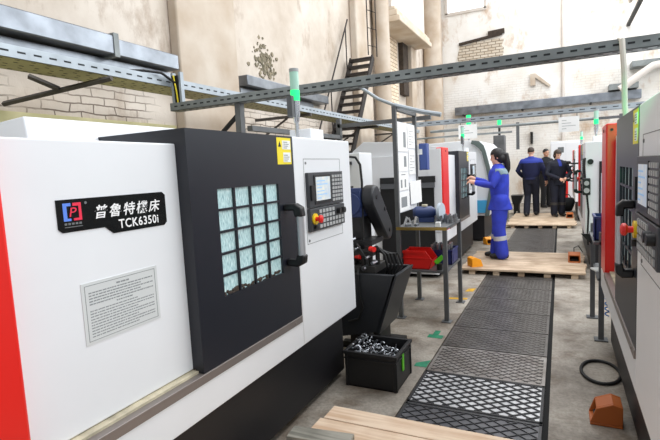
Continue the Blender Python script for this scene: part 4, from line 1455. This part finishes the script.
# ------------------------------------------------------------------ iron stair and ladder on the left wall
t = thing('iron_stair', 'steep dark iron stair against the left wall', 'stair', (0, 0, 0), 0)
def stp(s_):   # along the slope
    return Vector((0, 7.25 + 2.45 * s_, 3.75 * s_))
for x in (-4.08, -3.58):
    A, B = stp(0), stp(1.03)
    d_ = (B - A)
    MB().obox((x, (A.y + B.y) / 2, (A.z + B.z) / 2), (0.03, 0.14, d_.length), (-math.atan2(d_.y, d_.z), 0, 0)).build('stringer', 'stair_iron', t)
for k in range(1, 24):
    p = stp(k / 22.5)
    MB().box(-4.08, -3.58, p.y - 0.10, p.y + 0.10, p.z - 0.022, p.z + 0.022).build('tread', 'stair_iron', t)
for x in (-4.1,):
    m = MB()
    A, B = stp(0.25) + Vector((x, 0, 0.95)), stp(1.0) + Vector((x, 0, 0.95))
    m.tube([A, B], 0.018, 6)
    for s_ in (0.3, 0.6, 0.95):
        p = stp(s_) + Vector((x, 0, 0))
        m.tube([p, p + Vector((0, 0, 0.95))], 0.014, 6)
    m.build('handrail', 'stair_iron', t)
t = thing('wall_ladder', 'thin dark ladder rising above the iron stair', 'ladder', (0, 0, 0), 0)
MB().tube([(-3.65, 9.70, 3.9), (-3.65, 9.70, 8.5)], 0.013, 6).build('rail', 'stair_iron', t)
MB().tube([(-3.56, 9.98, 3.9), (-3.56, 9.98, 8.5)], 0.013, 6).build('rail', 'stair_iron', t)
for k in range(12):
    MB().tube([(-3.65, 9.70, 4.1 + 0.36 * k), (-3.56, 9.98, 4.1 + 0.36 * k)], 0.008, 6).build('rung', 'stair_iron', t)


# ------------------------------------------------------------------ people
def remeshed(mb, name, mats, parent, vox=0.012, smooth=4, extra=None):
    """voxel-unite overlapping limb volumes into one continuous skin"""
    o = mb.build(name, mats, None, smooth=True)
    md = o.modifiers.new('r', 'REMESH')
    md.mode = 'VOXEL'
    md.voxel_size = vox
    sm = o.modifiers.new('s', 'SMOOTH')
    sm.iterations = smooth
    sm.factor = 0.5
    dg = bpy.context.evaluated_depsgraph_get()
    me = bpy.data.meshes.new_from_object(o.evaluated_get(dg))
    bpy.data.objects.remove(o)
    for p in me.polygons:
        p.use_smooth = True
    me.materials.clear()
    for m in (mats if isinstance(mats, (list, tuple)) else [mats]):
        me.materials.append(MT[m])
    if extra:
        bm = bmesh.new()
        bm.from_mesh(me)
        e = extra()
        tmp = bpy.data.meshes.new('tmp')
        e.bm.to_mesh(tmp)
        e.bm.free()
        bm.from_mesh(tmp)
        bpy.data.meshes.remove(tmp)
        bm.to_mesh(me)
        bm.free()
        for p in me.polygons:
            p.use_smooth = True
    me.name = name
    n = bpy.data.objects.new(name, me)
    COL.objects.link(n)
    n.parent = parent
    return n


def person(label, loc, rz, H, P, C, group=None):
    """local frame: faces +Y, right hand at +X. P: joints; C: clothes"""
    k = H / 1.70
    t = thing('person', label, 'person', loc, rz, group)
    V = lambda p: Vector(p) * k
    hipw, shw = P.get('hipw', 0.09), P.get('shw', 0.175)
    hip = {s: V((s * hipw, 0, 0.90)) for s in (-1, 1)}
    knee = {s: V(P['knee'][s]) for s in (-1, 1)}
    ank = {s: V(P['ankle'][s]) for s in (-1, 1)}
    sho = {s: V((s * shw, P.get('lean', 0), 1.355)) for s in (-1, 1)}
    elb = {s: V(P['elbow'][s]) for s in (-1, 1)}
    wri = {s: V(P['wrist'][s]) for s in (-1, 1)}
    ln = P.get('lean', 0)
    bulk = P.get('bulk', 1.0)
    torso = [  # z, y, rx, ry
        (0.86, 0.0, 0.150, 0.105), (0.95, 0.0, 0.158, 0.112), (1.06, 0.2 * ln, 0.140 * bulk, 0.100 * bulk), (1.18, 0.5 * ln, 0.148 * bulk, 0.108 * bulk),
        (1.30, 0.8 * ln, 0.170 * bulk, 0.112 * bulk), (1.37, ln, 0.165 * bulk, 0.092 * bulk), (1.41, ln, 0.132 * bulk, 0.078), (1.45, ln, 0.085, 0.062)]

    def torso_mesh(m, inf=0.0, z0=0.0, hem=None):
        rs = []
        for (z, y, rx, ry) in torso:
            if z < z0: continue
            rs.append([V((0, y, z)) + Vector(((rx + inf) * k * math.cos(2 * math.pi * i / 20), (ry + inf) * k * math.sin(2 * math.pi * i / 20), 0)) for i in range(20)])
        if hem:
            z, rx, ry = hem
            rs.insert(0, [V((0, 0, z)) + Vector((rx * k * math.cos(2 * math.pi * i / 20), ry * k * math.sin(2 * math.pi * i / 20), 0)) for i in range(20)])
        m.rings(rs)

    def leg(m, s, inf=0.0, zmin=None, rank=0.045):
        pts = [hip[s] + Vector((0, 0, 0.02 * k)), hip[s].lerp(knee[s], 0.5), knee[s], knee[s].lerp(ank[s], 0.4), ank[s]]
        rr_ = [0.088 + inf, 0.078 + inf, 0.056 + inf, 0.055 + inf, rank + inf * 0.6]
        m.tube(pts, [r * k for r in rr_], 14, cap=True)

    def arm(m, s, inf=0.0, stop=1.0):
        pts = [sho[s], sho[s].lerp(elb[s], 0.5), elb[s], elb[s].lerp(wri[s], 0.45), elb[s].lerp(wri[s], stop)]
        rr_ = [0.049 + inf, 0.046 + inf, 0.040 + inf, 0.037 + inf, 0.027 + inf * 0.9]
        m.tube(pts, [r * k for r in rr_], 12, cap=True)

    # head orientation
    hy, hp = P.get('head', (0, 0))
    Rh = Euler((-hp, 0, hy)).to_matrix()
    hc = V((0, ln * 1.1, 1.585)) + Rh @ Vector((0, 0.015, 0)) * k
    HR = lambda p: hc + Rh @ (Vector(p) * k)
    b = MB()
    torso_mesh(b)
    for s in (-1, 1):
        leg(b, s)
        arm(b, s)
        # foot
        d = Vector(P.get('toe', {}).get(s, (0, 1, 0))).normalized()
        b.tube([ank[s] + Vector((0, 0, -0.03 * k)) - d * 0.04 * k, ank[s] + Vector((0, 0, -0.045 * k)) + d * 0.06 * k, ank[s] + Vector((0, 0, -0.055 * k)) + d * 0.14 * k], [(0.038 * k, 0.036 * k), (0.042 * k, 0.034 * k), (0.034 * k, 0.022 * k)], 12, cap=True)
    b.tube([V((0, ln, 1.40)), V((0, ln * 1.1, 1.48)), hc + Vector((0, 0, -0.03 * k))], [0.062 * k, 0.052 * k, 0.052 * k], 14, cap=True)
    def hd(c, r, rot=(0, 0, 0)):
        R_ = Rh @ Euler(rot).to_matrix()
        e = R_.to_euler()
        b.ell(HR(c), tuple(v * k for v in r), e, 18, 12)
    hd((0, -0.005, 0.02), (0.074, 0.092, 0.095))
    hd((0, 0.028, -0.045), (0.056, 0.062, 0.065))
    hd((0, 0.092, -0.02), (0.012, 0.018, 0.022))
    hd((0, 0.072, -0.095), (0.022, 0.018, 0.016))
    for s in (-1, 1):
        hd((s * 0.075, -0.005, -0.01), (0.010, 0.018, 0.028))
    hands = {}
    for s in (-1, 1):
        fd = (wri[s] - elb[s]).normalized()
        fd = (fd + Vector(P.get('handdir', {}).get(s, (0, 0, 0)))).normalized()
        pn = Vector(P.get('palm', {}).get(s, (-s, 0, 0)))
        pn = (pn - fd * pn.dot(fd)).normalized()
        sd = fd.cross(pn)
        hands[s] = (fd, pn, sd)
        b.tube([wri[s] - fd * 0.01 * k, wri[s] + fd * 0.03 * k, wri[s] + fd * 0.085 * k], [0.026 * k, 0.036 * k, 0.034 * k], 10, cap=True)

    def extra():
        e = MB()
        for s in (-1, 1):
            fd, pn, sd = hands[s]
            for j, (off, ln_) in enumerate(((-0.028, 0.066), (-0.010, 0.078), (0.009, 0.073), (0.027, 0.056))):
                r0 = wri[s] + fd * 0.088 * k + sd * off * k
                cu = P.get('curl', {}).get(s, 0.5)
                p1 = r0 + (fd * math.cos(cu * .5) + pn * math.sin(cu * .5)) * ln_ * 0.45 * k
                p2 = p1 + (fd * math.cos(cu * 1.3) + pn * math.sin(cu * 1.3)) * ln_ * 0.32 * k
                p3 = p2 + (fd * math.cos(cu * 2.0) + pn * math.sin(cu * 2.0)) * ln_ * 0.25 * k
                e.tube([r0 - fd * 0.02 * k, p1, p2, p3], [0.0095 * k, 0.009 * k, 0.008 * k, 0.007 * k], 8, cap=True)
            th = s if P.get('thumbflip') else s
            r0 = wri[s] + fd * 0.03 * k - sd * 0.028 * k
            p1 = r0 + (fd * 0.7 - sd * 0.6 + pn * 0.3).normalized() * 0.035 * k
            p2 = p1 + (fd * 0.9 - sd * 0.15 + pn * 0.4).normalized() * 0.03 * k
            e.tube([r0, p1, p2], [0.012 * k, 0.0105 * k, 0.008 * k], 8, cap=True)
        e.mi = 1
        for s in (-1, 1):
            e.ell(HR((s * 0.030, 0.079, 0.005)), (0.010 * k, 0.006 * k, 0.006 * k), Rh.to_euler(), 10, 8)
            e.ell(HR((s * 0.030, 0.082, 0.024)), (0.016 * k, 0.006 * k, 0.004 * k), Rh.to_euler(), 10, 6)
        e.mi = 2
        e.ell(HR((0, 0.084, -0.062)), (0.021 * k, 0.008 * k, 0.007 * k), Rh.to_euler(), 10, 8)
        return e
    remeshed(b, 'body', [C['skin'], 'eye_dark', 'lip'], t, 0.010 * k, 3, extra)
    # trousers
    m = MB()
    for s in (-1, 1):
        leg(m, s, 0.022 * P.get('loose', 1.0), rank=P.get('cuff', 0.062))
    rs = [[V((0, 0, z)) + Vector((rx * k * math.cos(2 * math.pi * i / 20), ry * k * math.sin(2 * math.pi * i / 20), 0)) for i in range(20)] for z, rx, ry in ((0.80, 0.165, 0.115), (0.88, 0.176, 0.125), (0.97, 0.172, 0.124), (1.03, 0.158, 0.118))]
    m.rings(rs)
    tr = remeshed(m, 'trousers', C['trousers'], t, 0.011 * k, 3)
    if C.get('band'):
        for s in (-1, 1):
            p = knee[s].lerp(ank[s], 0.30)
            q_ = knee[s].lerp(ank[s], 0.47)
            r_ = (0.0555 + 0.022 * P.get('loose', 1.0) + 0.004) * k
            MB().tube([p, p.lerp(q_, .5), q_], [r_, r_, r_ * 0.98], 20).build('reflective_band', C['band'], tr)
    # jacket
    m = MB()
    torso_mesh(m, 0.02, 0.9, hem=C.get('hem', (0.84, 0.178, 0.13)))
    for s in (-1, 1):
        arm(m, s, 0.019, 0.96)
    m.tube([V((0, ln, 1.42)), V((0, ln * 1.08, 1.475))], [0.075 * k, 0.062 * k], 14)
    jk = remeshed(m, 'jacket', C['jacket'], t, 0.011 * k, 3)
    if C.get('yoke'):
        # shoulder yoke: upper slice of the jacket shell lifted off a little
        me = jk.data.copy()
        bm = bmesh.new()
        bm.from_mesh(me)
        lo, hi, xl = C.get('yoke_z', (1.30, 1.47, 0.5))
        sel = [f_ for f_ in bm.faces if not (lo * k < f_.calc_center_median().z < hi * k and abs(f_.calc_center_median().x) < xl * k and C.get('yoke_test', lambda c_: True)(f_.calc_center_median() / k))]
        bmesh.ops.delete(bm, geom=sel, context='FACES')
        bm.normal_update()
        for v in bm.verts:
            v.co += v.normal * 0.003 * k
        g = bmesh.ops.solidify(bm, geom=bm.faces[:], thickness=0.004 * k)
        bm.to_mesh(me)
        bm.free()
        me.materials.clear()
        me.materials.append(MT[C['yoke']])
        yo = bpy.data.objects.new('shoulder_yoke', me)
        COL.objects.link(yo)
        yo.parent = jk
    # boots
    for s in (-1, 1):
        m = MB()
        d = Vector(P.get('toe', {}).get(s, (0, 1, 0))).normalized()
        a0 = ank[s]
        m.tube([a0 + Vector((0, 0, 0.05 * k)), a0 + Vector((0, 0, -0.02 * k))], [0.054 * k, 0.054 * k], 14, cap=True)
        m.tube([a0 + Vector((0, 0, -0.036 * k)) - d * 0.055 * k, a0 + Vector((0, 0, -0.034 * k)) + d * 0.05 * k, a0 + Vector((0, 0, -0.046 * k)) + d * 0.15 * k], [(0.05 * k, 0.05 * k), (0.054 * k, 0.05 * k), (0.046 * k, 0.038 * k)], 14, cap=True)
        bo = remeshed(m, 'boot', C.get('boots', 'boot_black'), t, 0.010 * k, 2)
    # hair
    m = MB()
    R_ = Rh
    if C['hairstyle'] == 'short':
        m.ell(HR((0, -0.014, 0.036)), (0.081 * k, 0.094 * k, 0.090 * k), Rh.to_euler(), 18, 12)
        hair = remeshed(m, 'hair', C['hair'], t, 0.009 * k, 2)
    else:
        m.ell(HR((0, -0.016, 0.032)), (0.094 * k, 0.106 * k, 0.106 * k), Rh.to_euler(), 18, 12)
        m.ell(HR((0, -0.045, -0.03)), (0.086 * k, 0.074 * k, 0.09 * k), Rh.to_euler(), 18, 12)
        if C['hairstyle'] == 'ponytail':
            m.tube([HR((0, -0.09, 0.03)), HR((0, -0.135, 0.0)), hc + V((0, -0.15, -0.10)), hc + V((0, -0.155, -0.20)), hc + V((0, -0.15, -0.28))], [0.035 * k, 0.044 * k, 0.048 * k, 0.042 * k, 0.014 * k], 12, cap=True)
        else:
            m.ell(HR((0, -0.05, -0.07)), (0.066 * k, 0.05 * k, 0.06 * k), Rh.to_euler(), 16, 10)
        # trim the fringe clear of the face
        hair = remeshed(m, 'hair', C['hair'], t, 0.009 * k, 2)
    bm = bmesh.new()
    bm.from_mesh(hair.data)
    dl = []
    for f_ in bm.faces:
        c_ = (Rh.transposed() @ (f_.calc_center_median() - hc)) / k
        if c_.y > 0.035 and c_.z < 0.048:
            dl.append(f_)
        elif C['hairstyle'] == 'short' and (c_.z < -0.02 or (c_.y > 0.0 and c_.z < 0.01)):
            dl.append(f_)
    bmesh.ops.delete(bm, geom=dl, context='FACES')
    bm.to_mesh(hair.data)
    bm.free()
    return t


person('woman in bright blue work suit with ponytail reaching to the machine panel', (-0.80, 7.33, 0.095), math.radians(96), 1.60,
       dict(knee={-1: (-0.09, 0.02, 0.48), 1: (0.09, 0.03, 0.48)}, ankle={-1: (-0.085, -0.02, 0.085), 1: (0.09, 0.06, 0.085)},
            elbow={-1: (-0.25, 0.10, 1.15), 1: (0.24, 0.14, 1.15)}, wrist={-1: (-0.19, 0.34, 1.20), 1: (0.16, 0.36, 1.24)},
            head=(0.0, 0.22), lean=0.02, bulk=1.2, handdir={-1: (0, 0.2, 0.1), 1: (0, 0.2, 0.1)}, palm={-1: (0.3, 0, -1), 1: (-0.3, 0, -1)}, curl={-1: 0.7, 1: 0.7}, loose=1.9, cuff=0.078),
       dict(skin='skin', trousers='coverall_blue', jacket='coverall_blue', hem=(0.76, 0.22, 0.19), band='reflective', yoke='grey_yoke', yoke_z=(1.31, 1.40, 0.5),
            yoke_test=lambda c_: c_.y < 0.06 and abs(c_.x) < 0.24, hair='hair_black', hairstyle='ponytail'))
person('broad man seen from behind in navy jacket with blue shoulders', (-0.68, 13.25, 0.095), math.radians(-8), 1.75,
       dict(knee={-1: (-0.09, 0.03, 0.49), 1: (0.09, 0.10, 0.50)}, ankle={-1: (-0.08, -0.16, 0.085), 1: (0.09, 0.16, 0.085)},
            elbow={-1: (-0.31, -0.02, 1.13), 1: (0.30, 0.0, 1.12)}, wrist={-1: (-0.24, 0.16, 0.98), 1: (0.33, 0.08, 0.88)},
            head=(0.0, 0.15), bulk=1.38, shw=0.195, loose=1.2),
       dict(skin='skin', trousers='dark_navy', jacket='jacket_navy', hem=(0.90, 0.185, 0.15), yoke='yoke_blue', yoke_z=(1.31, 1.5, 0.6), hair='hair_brown', hairstyle='short'))
person('woman in dark navy suit looking down with hands joined', (-0.07, 13.1, 0.095), math.radians(206), 1.64,
       dict(knee={-1: (-0.10, 0.03, 0.48), 1: (0.10, 0.05, 0.48)}, ankle={-1: (-0.11, 0.0, 0.085), 1: (0.11, 0.05, 0.085)},
            elbow={-1: (-0.30, 0.06, 1.10), 1: (0.30, 0.06, 1.10)}, wrist={-1: (-0.09, 0.26, 0.98), 1: (0.07, 0.26, 0.97)},
            head=(0.1, 0.35), bulk=1.35, shw=0.20, palm={-1: (0, -0.3, 1), 1: (0, -0.3, -1)}, curl={-1: 0.8, 1: 0.8}, loose=1.6),
       dict(skin='skin', trousers='dark_navy', jacket='dark_navy', hem=(0.80, 0.215, 0.17), yoke='yoke_blue', yoke_z=(1.28, 1.47, 0.04), yoke_test=lambda c_: c_.y > 0, band='lattice_mid', hair='hair_brown', hairstyle='bob'))
person('slim person in black at the back wall between man and woman', (-0.42, 16.5, 0.01), math.radians(215), 1.84,
       dict(knee={-1: (-0.09, 0.03, 0.49), 1: (0.09, 0.03, 0.49)}, ankle={-1: (-0.10, 0.0, 0.085), 1: (0.10, 0.02, 0.085)},
            elbow={-1: (-0.25, 0.02, 1.13), 1: (0.25, 0.02, 1.12)}, wrist={-1: (-0.12, 0.24, 1.14), 1: (0.10, 0.25, 1.10)},
            head=(0.1, 0.1), curl={-1: 0.8, 1: 0.8}, palm={-1: (0, -0.5, -1), 1: (0, -0.5, -1)}),
       dict(skin='skin_tan', trousers='cloth_black', jacket='cloth_black', hair='hair_black', hairstyle='short'))
